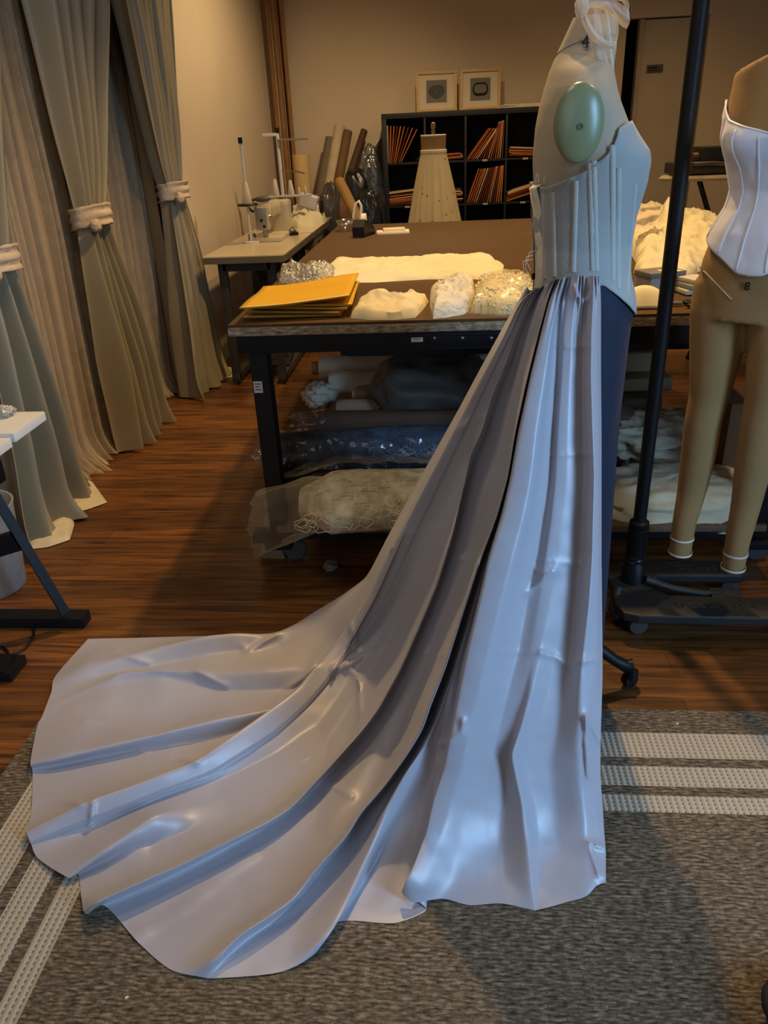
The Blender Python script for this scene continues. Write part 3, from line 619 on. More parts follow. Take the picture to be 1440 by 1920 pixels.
#@@CURTAINS
satc = mat('curtain_satin', (138,126,98), .42, var=.04, scale=4, sheen=.35, bump=.05, bscale=300)
XC = -1.57
def curtain(name, label, yt, ytie, yb, ztie, seed, hem, wt=.26, nf=7, XC=-1.57):
    """yt=(y0,y1) at the rod, pinched at ytie, spreading to yb=(y0,y1) on the floor"""
    t = thing(name, (XC, ytie, 0), label, 'curtain', 'satin curtains along the window')
    P = []; nr, ncx = 70, 110
    for i in range(nr+1):
        z = lerp(2.9, 0.012, i/nr); row = []
        if z > ztie:
            q = (z-ztie)/(2.9-ztie); g = min(1, q*2.0)**.85
            w = lerp(wt, yt[1]-yt[0], g); c = lerp(ytie, (yt[0]+yt[1])/2, g); amp = lerp(.035, .075, min(1, q*2))
        else:
            q = (ztie-z)/ztie; g = min(1, q*1.0)**.75
            w = lerp(wt, yb[1]-yb[0], g); c = lerp(ytie, (yb[0]+yb[1])/2, g); amp = lerp(.035, .085, min(1, q*1.6))
        for j in range(ncx+1):
            s = j/ncx; ph = s*nf*2*PI + .8*math.sin(s*5+seed) 
            fold = math.sin(ph) + .35*math.sin(2*ph+seed)
            x = XC + amp*fold*.8 + .02*nz(s*6, z*2, seed)
            if z < .16: x += hem*.5*(1-z/.16)**2*(.4+1.2*nz(s*3, 0, seed+3))
            y = c + (s-.5)*w + .01*nz(s*5, z*3, seed+9)
            row.append(Vector((x, y, z + (.012*abs(nz(s*9, 1, seed)) if z < .03 else 0))))
        P.append(row)
    MB().grid(P).build('drape', satc, t, ang=0)
    tm = mat('tie_tulle', (196,176,150), .8, bump=.3, bscale=60)
    tie = MB(); R_ = []
    for k in range(9):
        dz = (k-4)/4*.042
        R_.append([Vector((XC + (.075+.006*nz(a*1.5, k*.9, seed)+.008*math.cos(k*1.6))*math.cos(a), ytie + (wt*.5+.012+.006*nz(a*1.5, k*.8, 2))*math.sin(a), ztie + dz + .014*math.cos(a*1+.4)+.006*nz(a*2, k, seed))) for a in [2*PI*m/40 for m in range(40)]])
    tie.grid(R_, True)
    tb_ = tie.build('tieback', tm, t, ang=0, solid=.004)
    kx = XC + .07; ky = ytie - wt*.5
    MB().blob((kx, ky, ztie-.025), (.022,.03,.028), .15, 3, seed).build('knot', tm, tb_, ang=0)
    return t, P
c1, _ = curtain('satin_curtain', 'beige satin curtain at the left edge of the photo, nearest the white desk', (2.50,3.13), 2.64, (2.30,2.93), 1.0, 1.0, .13, .24, 4)
c2, _ = curtain('satin_curtain', 'beige satin curtain tied back with white net, the middle one of three', (3.34,4.08), 3.50, (3.32,3.86), 1.06, 4.3, .10, .25, 5)
c3, _ = curtain('satin_curtain', 'beige satin curtain tied back with white net, beside the sewing table and bare wall', (3.97,4.66), 4.34, (4.10,4.70), 1.10, 8.1, .16, .24, 5, -1.465)
# turned-out hem corners lying on the floor
hl = mat('curtain_hem_lit', (206,190,150), .5, var=.05, bump=.05, bscale=200, sheen=.2)  # paler than the drape: warm light on the pooled cloth painted into the colour
def puddle(parent, px, h=.012, seed=0):
    pts = [AZ(x, y, .004) for x, y in px]
    MB().lump([(p.x, p.y) for p in pts], .004, h, .5, 9, seed, rings=8, n=40, pw=2, ridge=False).build('floor_hem', hl, parent, ang=0)
puddle(c1, [(45,1018),(95,985),(138,962),(139,985),(131,1012),(90,1026),(55,1030)], .03, 1)
puddle(c1, [(112,935),(118,902),(160,899),(172,902),(201,942),(165,955),(140,961),(120,955)], .02, 2)
puddle(c2, [(240,828),(250,806),(285,806),(298,785),(302,790),(292,806),(281,810),(262,828),(245,833)], .02, 3)
puddle(c3, [(355,735),(368,700),(390,690),(412,704),(405,718),(392,730),(366,742)], .05, 4)
puddle(c3, [(408,710),(430,690),(444,694),(443,706)], .02, 5)
def net(label, yt, yb, seed, nf, x0, hem=.1):
    P = []
    for i in range(61):
        z = lerp(2.9, .012, i/60); q = i/60; row = []
        for j in range(141):
            s = j/140; ph = s*nf*2*PI + 1.5*math.sin(s*7+seed)
            y = lerp(lerp(yt[0], yt[1], s), lerp(yb[0], yb[1], s), q**1.3) + .015*nz(s*14, z*1.3, seed)
            x = x0 + .035*math.sin(ph) + .02*math.sin(ph*2.3+seed) + .015*nz(s*9, z*1.5, seed+2)
            if z < .16: x += hem*.35*(1-z/.16)**2*(.5+1.2*nz(s*4, .5, seed))
            row.append(Vector((x, y, z + (.02*abs(nz(s*16, 0, seed)) if z < .03 else 0))))
        P.append(row)
    tag(MB().grid(P).build('sheer_curtain', sheer, ang=0), label, 'sheer curtain', 'net sheers along the window')
net('pale net sheer hanging at the far left between the first two satin curtains', (2.9,3.55), (2.75,3.5), 2.2, 11, -1.69, .24)
net('pale net sheer hanging between the middle and far satin curtains', (3.75,4.5), (3.55,4.45), 5.1, 12, -1.69, .2)
net('pale net sheer peeking out behind the white desk, nearest the camera', (1.9,2.6), (1.9,2.45), 7.7, 9, -1.73, .05)
tag(MB().tube([(XC-.02, 1.7, 2.93), (XC-.02, 4.95, 2.93)], .014, 12).build('curtain_rod', blk), 'black rod above the satin curtains, out of the top of view', 'curtain rod')

#@@CUTTING TABLE
TH = .86
tx0, tx1, ty0, ty1 = -.642, 1.06, 2.20, 4.72
tbl = thing('cutting_table', ((tx0+tx1)/2, (ty0+ty1)/2, 0), 'large cutting table with brown top, chipped pale edge and black metal frame', 'table')
topm = mat('brown_board', (78,54,24), .65, spec=.25, var=.06, scale=6, bump=.05, bscale=80)
edgem = mat('chipped_edge', (170,150,120), .8, rgb2=(96,78,56), scale=38, bump=.8, bscale=70, stretch=(1,1,2.5))
MB().box(((tx0+tx1)/2, (ty0+ty1)/2, TH-.004), (tx1-tx0, ty1-ty0, .008)).build('tabletop', topm, tbl)
MB().box(((tx0+tx1)/2, (ty0+ty1)/2, TH-.021), (tx1-tx0+.006, ty1-ty0+.006, .026), bev=.006).build('edge_band', edgem, tbl)
rail = MB().box(((tx0+tx1)/2, ty0+.035, TH-.062), (tx1-tx0-.03, .04, .056), bev=.004)
rl = rail.build('front_rail', blk, tbl)
MB().box((AY(803,634,ty0).x+.25, ty0+.012, TH-.065), (.5, .008, .03), bev=.002).build('rail_bracket', mat('black_bracket', (30,30,31), .35, .6), rl)
for px in (815, 867, 921):
    p = AY(px, 634, ty0+.006); MB().lathe([(.0045,0),(.0045,.003),(.002,.004),(.001,.004)], (p.x, ty0+.008, p.z), 10, Matrix.Rotation(PI/2, 4, 'X')).build('bolt', steel, rl)
p = AY(423+20, 623, ty0+.014); MB().lathe([(.004,0),(.004,.003),(.001,.004)], (p.x+.02, ty0+.015, p.z-.002), 10, Matrix.Rotation(PI/2, 4, 'X')).build('bolt', steel, rl)
def sticker(nm, parent, c, w, h, nlines=3):
    s_ = MB().box(c, (w, .001, h)).build(nm, mat('sticker_white', (196,190,180), .6, var=.02), parent)
    ink = mat('sticker_ink', (70,66,62), .7); ls = MB()
    for k in range(nlines):
        ls.box((c[0]-w*.05*(k % 2), c[1]-.0008, c[2]+h*(.28-.25*k)), (w*(.7-.2*(k % 2)), .0006, h*.09))
    ls.build('printed_lines', ink, s_); return s_
p = AY(782, 637, ty0+.014); sticker('rail_sticker', rl, (p.x, ty0+.0142, p.z), .034, .013, 2)
MB().box(((tx0+tx1)/2, ty1-.04, TH-.062), (tx1-tx0-.03, .04, .056), bev=.004).build('rear_rail', blk, tbl)
for sx in (tx0+.035, tx1-.035):
    MB().box((sx, (ty0+ty1)/2, TH-.062), (.04, ty1-ty0-.12, .05), bev=.004).build('side_rail', blk, tbl)
lz = .13
for sx, sy in ((tx0+.068, ty0+.07), (tx1-.068, ty0+.07), (tx0+.068, ty1-.08), (tx1-.068, ty1-.08)):
    lg = MB().box((sx, sy, (lz+TH-.09)/2), (.055, .06, TH-.09-lz), bev=.004).build('leg', blk, tbl)
    if sx < 0 and sy < 3:
        p = AY(484, 726, sy-.031); sticker('leg_sticker', lg, (p.x, sy-.0306, p.z), .027, .036, 3)
    ft = MB().box((sx-.0, sy, lz-.012), (.09, .12, .03), bev=.004).build('foot_rail', blk, lg)
    cs = MB().lathe([(.001,-.014),(.036,-.013),(.042,-.006),(.042,.006),(.036,.013),(.001,.014)], (sx+.03, sy+.06, .042), 24, Matrix.Rotation(PI/2, 4, 'X'))
    cs.build('caster_wheel', mat('caster_grey', (72,70,68), .5), lg)
    MB().box((sx+.03, sy+.06, .092), (.03,.05,.05), bev=.006).build('caster_fork', steel, lg)
for sy in (ty0+.07, ty1-.08):
    MB().box(((tx0+tx1)/2, sy, lz+.015), (tx1-tx0-.12, .05, .04), bev=.004).build('lower_rail', blk, tbl)
shz = lz+.05
MB().box(((tx0+tx1)/2, (ty0+ty1)/2, shz-.008), (tx1-tx0-.13, ty1-ty0-.05, .022), bev=.003).build('lower_shelf', mat('shelf_board', (112,82,54), .6), tbl)
SH = shz+.0035
# side foot sticking out at the left
MB().box((tx0+.02, ty0+.09, lz-.012), (.10, .07, .028), bev=.004).build('side_foot', blk, tbl)
tag(MB().box((AZ(512,1046,0).x, AZ(512,1046,0).y+.02, .055), (.085,.05,.11), bev=.002).build('wood_block', mat('raw_timber', (128,98,70), .7)), 'short raw timber block standing on the floor under the white lace bundle', 'block')

#@@ON THE TABLE
T0 = TH+.0008
def quad(px, z): return [AZ(x, y, z) for x, y in px]
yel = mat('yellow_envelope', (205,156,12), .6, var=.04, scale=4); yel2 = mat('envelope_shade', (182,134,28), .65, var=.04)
# stacked mailers: built from their corner positions on the table
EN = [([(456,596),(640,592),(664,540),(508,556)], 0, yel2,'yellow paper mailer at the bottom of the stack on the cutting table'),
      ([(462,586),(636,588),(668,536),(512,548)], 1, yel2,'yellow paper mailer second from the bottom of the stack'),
      ([(470,578),(650,580),(672,532),(516,545)], 2, yel,'yellow paper mailer in the middle of the stack'),
      ([(458,575),(660,572),(673,528),(498,540)], 3, yel,'yellow paper mailer just under the topmost one, its mouth gaping'),
      ([(449,579),(655,566),(673,522),(494,538)], 4, yel,'topmost bright yellow paper mailer of the stack on the table')]
for px, k, m_, lb in EN:
    z = T0 + .002 + k*.010; q = quad(px, z)
    P = []
    for i in range(13):
        row = []
        for j in range(17):
            a, b = i/12, j/16
            p = (q[0]*(1-b)+q[1]*b)*(1-a) + (q[3]*(1-b)+q[2]*b)*a
            p.z += .004*(k > 2)*(nz(a*2+k, b*2, k)) + (.016*(b**2)*(k == 4)) + .0006
            row.append(p)
        P.append(row)
    e = thing('paper_mailer', (q[0]+q[2])*.5, lb, 'envelope', 'yellow mailers on the cutting table')
    MB().grid(P).build('pocket', m_, e, solid=.0042)
    fl = [[P[0][j]*1.0 + Vector((0,-.001,.0026)), P[0][j]+Vector((0,.012,.0032))] for j in range(17)]
    MB().grid(fl).build('flap_edge', mat('mailer_edge', (230,190,110), .7), e, solid=.0006)
clothw = mat('white_jersey', (212,200,162), .9, var=.04, scale=6, bump=.15, bscale=120)
def pxo(px, z=T0): return [(AZ(x, y, z).x, AZ(x, y, z).y) for x, y in px]
tag(MB().lump(pxo([(589,524),(628,488),(720,490),(820,484),(905,480),(922,480),(930,490),(945,497),(942,512),(925,520),(900,524),(800,524),(700,530),(610,530)]), T0, .019, .6, 9, 3, rings=26, n=160, pw=9).build('folded_cloth', clothw, ang=0), 'long folded length of white jersey lying across the middle of the brown table', 'fabric')
tag(MB().lump(pxo([(657,597),(662,585),(672,568),(690,563),(706,560),(722,560),(745,566),(765,566),(778,570),(800,558),(804,566),(790,585),(778,596),(740,600),(690,600)]), T0, .034, .5, 11, 8, rings=16, n=90, pw=6).build('cotton_offcut', mat('ivory_cotton', (210,194,152), .9, var=.04)), 'crumpled ivory cotton offcut lying beside the yellow mailers', 'fabric')
tag(MB().lump(pxo([(812,598),(806,575),(806,556),(838,545),(858,530),(890,543),(892,575),(870,590),(835,596)]), T0, .055, .4, 16, 5, rings=18, n=90, pw=4).build('tulle_wad', mat('tulle_wad', (210,198,170), .95, var=.06, scale=20, bump=.5, bscale=70)), 'rolled wad of white tulle beside the bag of pearl beads', 'fabric')
# bag of beads
bb = pxo([(882,586),(890,560),(900,548),(935,540),(975,538),(1000,548),(1004,570),(985,586),(940,590)])
bag = thing('bead_bag', (AZ(940,570,T0).x, AZ(940,570,T0).y, T0), 'clear bag full of small cream pearl beads, at the waist of the white train', 'bag of beads')
MB().lump(bb, T0, .062, .12, 10, 2, rings=16, n=80, pw=3, ridge=False).build('bead_mass', mat('bead_mass', (206,186,130), .6), bag, ang=0)
bd = MB(); cb = AZ(940, 566, T0)
ox = [p[0] for p in bb]; oy = [p[1] for p in bb]
import itertools
def inside(x, y, poly):
    r = False; j = len(poly)-1
    for i in range(len(poly)):
        if (poly[i][1] > y) != (poly[j][1] > y) and x < (poly[j][0]-poly[i][0])*(y-poly[i][1])/(poly[j][1]-poly[i][1])+poly[i][0]: r = not r
        j = i
    return r
cxy = (sum(ox)/len(ox), sum(oy)/len(oy)); nb = 0
while nb < 420:
    x = random.uniform(min(ox), max(ox)); y = random.uniform(min(oy), max(oy))
    if not inside(x, y, bb): continue
    rr = min(1, max(abs(x-cxy[0])/(max(ox)-min(ox))*2, abs(y-cxy[1])/(max(oy)-min(oy))*2))
    z = T0 + .062*math.sqrt(max(0, 1-rr**3))*(.92+.16*random.random()); r_ = .0038
    bd.lathe([(.0003,-r_),(r_*.7,-r_*.7),(r_,0),(r_*.7,r_*.7),(.0003,r_)], (x, y, max(z, T0+.004)), 6); nb += 1
o_ = bd.build('beads', mat('pearl_bead', (240,226,180), .3), bag, ang=0); o_['kind'] = 'stuff'
MB().lump([((x-cxy[0])*1.07+cxy[0], (y-cxy[1])*1.07+cxy[1]) for x, y in bb], T0, .074, .2, 14, 6, rings=14, n=70, pw=3).build('bag_film', thin('soft_film', (214,200,160), .10, .3, .2, .5, 14), bag, ang=0)
wr = pxo([(522,532),(526,510),(545,514),(575,520),(598,518),(628,510),(634,516),(628,532)])
bw_ = thing('bubble_wrap', (AZ(575,522,T0).x, AZ(575,522,T0).y, T0), 'crumpled piece of clear bubble wrap behind the yellow mailers', 'bubble wrap')
MB().lump(wr, T0, .05, .45, 14, 9, rings=14, n=70, pw=3).build('wrap_film', thin('bubble_film', (190,184,165), .4, .25, .35, 1.0, 60), bw_, ang=0)
# far end of the table
def T(px, py, z=T0): return AZ(px, py, z)
p = T(737, 437); pf = thing('folded_paper', p, 'small stack of folded white paper at the far end of the brown table', 'paper')
MB().box(p+Vector((0,0,.006)), (.17,.10,.012), rotz(.08), .003).build('lower_sheet', paper, pf); MB().box(p+Vector((.005,.01,.018)), (.115,.075,.012), rotz(.15), .004).build('upper_sheet', mat('paper_warm', (214,198,160), .8), pf)
p = T(683, 442); td = thing('tape_dispenser', p, 'black tape dispenser with a white roll at the far left corner of the table', 'tape dispenser')
side = [(-.07,0),(.07,0),(.075,.02),(.05,.045),(.0,.06),(-.05,.085),(-.075,.05)]
mbp = MB(); v0 = [p+Vector((y*.3-.03, y, z)) for y, z in side]; v1 = [q+Vector((.06,0,0)) for q in v0]; n_ = len(side)
mbp.add(v0+v1, [tuple(range(n_)), tuple(range(n_, 2*n_))[::-1]]+[(i,(i+1)%n_,(i+1)%n_+n_,i+n_) for i in range(n_)]).build('body', blkp, td, ang=30)
MB().lathe([(.012,-.012),(.036,-.012),(.036,.012),(.012,.012)], p+Vector((.0,.03,.07)), 24, Matrix.Rotation(PI/2,4,'Y')).build('tape_roll', paper, td)
p = T(672, 425); hh = thing('white_handle_tool', p, 'tool with a white looped plastic handle beside the tape dispenser', 'tool')
MB().tube([p+Vector((-.03,0,.01)), p+Vector((-.025,.0,.06)), p+Vector((-.01,.0,.12)), p+Vector((.01,0,.135)), p+Vector((.022,0,.11)), p+Vector((.015,0,.05)), p+Vector((.012,0,.01))], .008, 10).build('handle', white_p, hh, ang=0)
MB().box(p+Vector((0,.01,.01)), (.07,.05,.018), bev=.004).build('base', blkp, hh)
p = T(652, 432); bo = tag(MB().lathe([(.001,.0),(.035,.0),(.055,.03),(.062,.055),(.059,.055),(.05,.03),(.03,.006),(.001,.006)], p, 28).build('glass_bowl', thin('smoky_glass', (120,110,96), .3, .1, .5), ang=0), 'small clear bowl beside the tape dispenser at the far table corner', 'bowl')
p = T(662, 425); tag(MB().tube([p+Vector((-.06,-.06,.012)), p+Vector((.03,.0,.030))], .009, 10).build('white_marker', white_p), 'short white marker pen leaning by the clear bowl', 'pen')
# right-hand end of the table
ivory = mat('ivory_cloth', (208,196,158), .85, var=.05, scale=8, bump=.2, bscale=40)
tag(MB().lump(pxo([(1178,470),(1182,420),(1190,395),(1215,390),(1260,402),(1340,410),(1372,440),(1365,470),(1330,500),(1290,520),(1240,520),(1200,505)]), T0, .055, .7, 8, 4, rings=30, n=150, pw=4, lift=lambda x, y: .03*max(0, 1-abs(x-.68)*5)).build('ivory_fabric_heap', ivory, ang=0), 'big crumpled heap of ivory fabric on the right end of the table', 'fabric')
def peak(px, base, h, seed, nm, lb, m_):
    a = [AZ(x, y, T0) for x, y in base]; c = sum(a, Vector())/len(a); ap_ = AY(px[0], px[1], c.y)
    P = []
    for i in range(15):
        t = i/14
        P.append([a_.lerp(ap_, t) + Vector((.02*nz(k*1.3, t*3, seed)*(1-t), .02*nz(k*1.1, t*3, seed+4)*(1-t), .03*math.sin(t*PI)*(.5+nz(k, t*2, seed)))) for k, a_ in enumerate(a)])
    tag(MB().grid(P, True).build(nm, m_, ang=0, sub=2), lb, 'fabric')
peak((1254,368), [(1215,440),(1235,420),(1262,410),(1290,415),(1300,440),(1270,455),(1240,455)], 0, 2, 'ivory_cloth_peak', 'piece of ivory cloth standing up in a point behind the black stand pole', ivory)
tag(MB().grid([[AZ(lerp(1182,1232,a)+8*b, lerp(lerp(432,392,b),lerp(420,385,b),a), T0+.105+.05*b+.01*nz(a*3,b*3,1)) for a in np.linspace(0,1,10)] for b in np.linspace(0,1,12)]).build('interfacing_sheet', thin('interfacing', (214,198,170), .75, trl=.3), ang=0), 'pale stiff interfacing sheet lying on the ivory fabric heap by the corset', 'fabric')
tag(MB().lump(pxo([(1188,512),(1190,500),(1215,490),(1262,488),(1300,500),(1308,520),(1290,536),(1240,530),(1200,527)]), T0, .05, .35, 11, 7, rings=16, n=90, pw=5).build('ivory_roll_of_cloth', ivory, ang=0), 'loosely rolled ivory cloth in front of the fabric heap on the table', 'fabric')
p = T(1248, 548); bx = thing('small_box', p, 'small grey and white cardboard box behind the black stand pole', 'box', rz=0)
MB().box(p+Vector((-.01,.05,.022)), (.12,.09,.044), rotz(.35), .002).build('carton', mat('grey_carton', (176,170,162), .7), bx)
MB().box(p+Vector((-.012,.045,.052)), (.124,.094,.016), rotz(.35), .002).build('lid', mat('dark_carton', (120,116,110), .6), bx)
MB().box(p+Vector((.012,.028,.0605)), (.06,.05,.001), rotz(.35)).build('box_label', paper, bx)
p = T(1302, 552); sp = thing('fabric_swatch_stack', p, 'little stack of wrapped pale swatches on the right end of the table', 'swatches')
for k in range(3): MB().box(p+Vector((.004*k,.03,.009+.015*k)), (.085-.006*k,.09,.014), rotz(.2+.1*k), .005).build('swatch', [mat('swatch_a', (200,190,160), .6), mat('swatch_b', (150,150,124), .6), mat('swatch_c', (206,198,176), .6)][k], sp)
# bra cup: half shell
p = T(1206, 575); P = []
for i in range(13):
    t = i/12; row = []
    for k in range(25):
        a = PI*k/24
        row.append(p + Vector((-.062*math.cos(a)*(1-.15*t), .012-.05*t, .055*math.sin(a)*math.cos(t*PI/2*.98)+.001)))
    P.append(row)
tag(MB().grid(P).build('bra_cup', mat('foam_cup', (236,224,182), .85), ang=0, solid=.005), 'ivory foam bra cup lying on the table just right of the corset', 'bra cup')
p = T(1278, 574); sc_o = thing('scissors', p, 'pair of dark scissors lying on the table behind the hanging leg form', 'scissors')
for s in (-1, 1):
    MB().tube([p+Vector((-.11,.03+s*.004,.006)), p+Vector((-.02,.004+s*.003,.008)), p+Vector((.0,s*.002,.008))], [.001,.005,.005], 8).build('blade', steel, sc_o)
    MB().tube([p+Vector((.035+.026*math.cos(a), s*.02+.014*math.sin(a)-.006, .008)) for a in [2*PI*k/16 for k in range(16)]], .005, 8, closed=True).build('handle', blkp, sc_o, ang=0)

#@@UNDER THE TABLE
def roll(name, label, pa, pb, r, m_, core=None, seed=0, amp=.08, cat='fabric roll', group=None):
    t = thing(name, (pa+pb)/2 - Vector((0,0,r)), label, cat, group)
    P = []; ax = (pb-pa); L_ = ax.length; ax.normalize(); a = Vector((0,0,1)); u_ = ax.cross(a).normalized(); w_ = u_.cross(ax)
    for i in range(41):
        s = i/40; row = []
        for k in range(32):
            g = 2*PI*k/32; q = r*(1 + amp*nz(math.cos(g)*1.3+seed, math.sin(g)*1.3, s*5) + amp*.5*nz(math.cos(g)*4, math.sin(g)*4+seed, s*14))
            if i in (0, 40): q *= .86
            row.append(pa + ax*L_*s + u_*math.cos(g)*q + w_*math.sin(g)*q)
        P.append(row)
    MB().grid(P, True).add(P[0], [tuple(range(32))[::-1]]).add(P[-1], [tuple(range(32))]).build('cloth', m_, t, ang=50)
    if core: MB().tube([pa-ax*core[1], pa+ax*.05], core[0], 16).build('core', kraft if len(core) < 3 else core[2], t)
    return t
tul = mat('rolled_tulle', (196,184,164), .95, var=.1, scale=14, bump=.4, bscale=50)
tul2 = mat('rolled_tulle_grey', (150,146,140), .95, var=.1, scale=14, bump=.4, bscale=50)
G_ = 'fabric rolls under the cutting table'
def UY(px, py, y): return AY(px, py, y)
roll('fabric_roll', 'white tulle roll with a brown core, uppermost of the rolls under the table', UY(600,690,3.35), UY(600,690,3.35)+Vector((1.3,0,0)), .055, tul, (.03,.035), 1, group=G_)
roll('fabric_roll', 'black fabric tube slung just beneath the front rail of the table', UY(640,652,2.75), UY(640,652,2.75)+Vector((1.3,0,.0)), .032, mat('black_cloth', (18,18,19), .9), None, 2, .03, group=G_)
roll('fabric_roll', 'thin off-white roll second from the top under the table', UY(618,718,3.2), UY(618,718,3.2)+Vector((.9,.05,0)), .05, tul, None, 3, group=G_)
roll('fabric_roll', 'short pinkish roll with a shiny end under the table', UY(666,739,3.1), UY(666,739,3.1)+Vector((.5,0,0)), .035, mat('pink_roll', (176,140,124), .6), (.02,.012,white_p), 4, .02, group=G_)
roll('fabric_roll', 'brown kraft-wrapped roll low under the table beside the plastic bundles', UY(632,768,3.0), UY(632,768,3.0)+Vector((.8,0,0)), .042, mat('ecru_roll', (176,150,126), .9), None, 5, .04, group=G_)
tag(MB().blob(UY(812,735,3.05), (.25,.2,.165), .18, 2, 4, ridge=True, e=.85).build('stuffed_plastic_bag', filmb and mat('grey_sack', (84,82,78), .5, bump=.4, bscale=12), ang=0), 'large rounded grey sack pushed in behind the rolls under the table', 'bag')
p = UY(600,740,3.15); tag(MB().blob(p, (.07,.08,.05), .35, 2.5, 7, ridge=True).build('tulle_scrap', tul, ang=0), 'small crumpled tulle scrap at the left end of the thin rolls', 'fabric')
t_ = roll('wrapped_bundle', 'kraft-brown bundle in clear plastic with a flared end under the table', UY(590,800,2.78), UY(590,800,2.78)+Vector((1.2,0,0)), .062, mat('brown_bundle', (92,66,48), .8), None, 6, .12, 'wrapped fabric', 'plastic-wrapped fabrics under the table')
def flare(parent, c, r0, r1, ln, m_, seed, nm='wrap'):
    P = []
    for i in range(15):
        s = i/14; P.append([c + Vector((-ln*s+.04+.03*nz(k*.5, s*3, seed), 0, 0)) + Vector((0, math.cos(2*PI*k/30)*lerp(r0, r1, s)*(1+.3*nz(k*.7, s*2, seed)), math.sin(2*PI*k/30)*lerp(r0, r1*.7, s)*(1+.3*nz(k*.7+5, s*2, seed)))) for k in range(30)])
    return MB().grid(P, True).build(nm, m_, parent, ang=0)
flare(t_, UY(592,800,2.78), .066, .075, .13, film, 1)
t2 = roll('wrapped_bundle', 'bundle of blue beaded lace in clear plastic under the table', UY(520,850,2.52), UY(520,850,2.52)+Vector((1.15,.1,0)), .075, mat('slate_lace', (74,86,98), .8, rgb2=(40,48,58), scale=22, bump=.5, bscale=60), None, 7, .12, 'wrapped fabric', 'plastic-wrapped fabrics under the table')
flare(t2, UY(520,850,2.52), .08, .1, .10, film, 3)
lc = MB()
for k in range(46):
    px = random.gauss(712, 22) if k < 22 else random.gauss(790, 20); py = random.gauss(858 if k < 22 else 845, 9)
    c = UY(px, py, 2.46+random.random()*.02); a0 = random.random()*6.28
    pts = [c]
    for j in range(5): a0 += random.uniform(-.7,.7); pts.append(pts[-1]+Vector((math.cos(a0)*.009, -.001*random.random(), math.sin(a0)*.007)))
    lc.tube(pts, .0016, 5)
lo = lc.build('blue_beading', mat('blue_beads', (112,140,166), .35), t2, ang=0); lo['kind'] = 'stuff'
MB().grid([[UY(lerp(490,840,a), lerp(820,880,b), 2.42)+Vector((0,.02*nz(a*9,b*4,2),.01*nz(a*9,b*5,4))) for a in np.linspace(0,1,40)] for b in np.linspace(0,1,12)]).build('plastic_sheet', film, t2, ang=0)
tag(MB().blob(UY(540,885,2.45), (.08,.06,.035), .25, 3, 3, ridge=True).build('black_cloth_bundle', mat('black_cloth', (18,18,19), .9), ang=0), 'small black bundle squeezed between table leg and white lace', 'fabric')
# big white lace bundle at the front of the lower shelf
lacem = mat('white_lace', (226,208,166), .9, rgb2=(176,156,118), scale=26, bump=1.0, bscale=34)
pc = UY(690, 942, 2.30); lb_ = thing('lace_bundle', (pc.x, pc.y, SH), 'thick bundle of white floral lace in loose tulle at the front of the lower shelf', 'fabric')
pa = UY(566, 942, 2.235); pb = pa+Vector((.85,.03,.012)); P = []
for i in range(61):
    s = i/60; row = []
    for k in range(48):
        g = 2*PI*k/48; r0 = .112*(1-.5*max(0, .12-s)/.12)
        q = 1 + .10*nz(s*5, math.cos(g)*1.4, math.sin(g)*1.4) + .05*(.4-abs(nz(s*17, math.cos(g)*4, math.sin(g)*4))*1.6)
        row.append(pa.lerp(pb, s) + Vector((0, math.cos(g)*r0*1.1*q, math.sin(g)*r0*.86*q)))
    P.append(row)
MB().grid(P, True).add(P[0], [tuple(range(48))[::-1]]).add(P[-1], [tuple(range(48))]).build('lace_roll', lacem, lb_, ang=0)
pet = MB()
for k in range(60):
    s = random.random()*.9+.02; g = random.uniform(PI*1.08, PI*1.5)
    c = pa.lerp(pb, s); q_ = (g-PI)*1.25; c.z = pa.z + .112*.86*math.cos(q_)*.98; c.y = c.y - .128*max(.25, math.sin(q_))
    a0 = random.random()*6.28; rr = random.uniform(.016,.032)
    pet.tube([c + Vector((math.cos(a)*rr, -.003, math.sin(a)*rr*.7*(1+.3*math.sin(3*a+a0)))) for a in [2*PI*m/14 for m in range(14)]], .0013, 4, closed=True)
po = pet.build('petal_outlines', mat('lace_cord', (236,222,186), .8), lb_, ang=0); po['kind'] = 'stuff'
tw = thin('tulle_wrap', (214,196,160), .2, trl=.4)
P = []
for i in range(21):
    s = i/20; c = pa.lerp(pb, .10-s*.28) + Vector((0,-.01,-.07*s**1.5))
    P.append([c + Vector((.02*nz(k*.6,s*3,7), math.cos(2*PI*k/36)*(.08+.03*s)*(1+.25*nz(k*.5,s*2,1)), math.sin(2*PI*k/36)*(.085+.02*s)*(1+.25*nz(k*.5,s*2,5)))) for k in range(36)])
MB().grid(P, True).build('tulle_end', tw, lb_, ang=0)
P = []
for i in range(16):
    s = i/15
    P.append([UY(lerp(520,860,a), lerp(905,868,min(1,a*3))-14*s+0, 2.31+.12*s)+Vector((0,0,.015*nz(a*9,s*3,3))) for a in np.linspace(0,1,50)])
MB().grid(P).build('tulle_top', tw, lb_, ang=0)
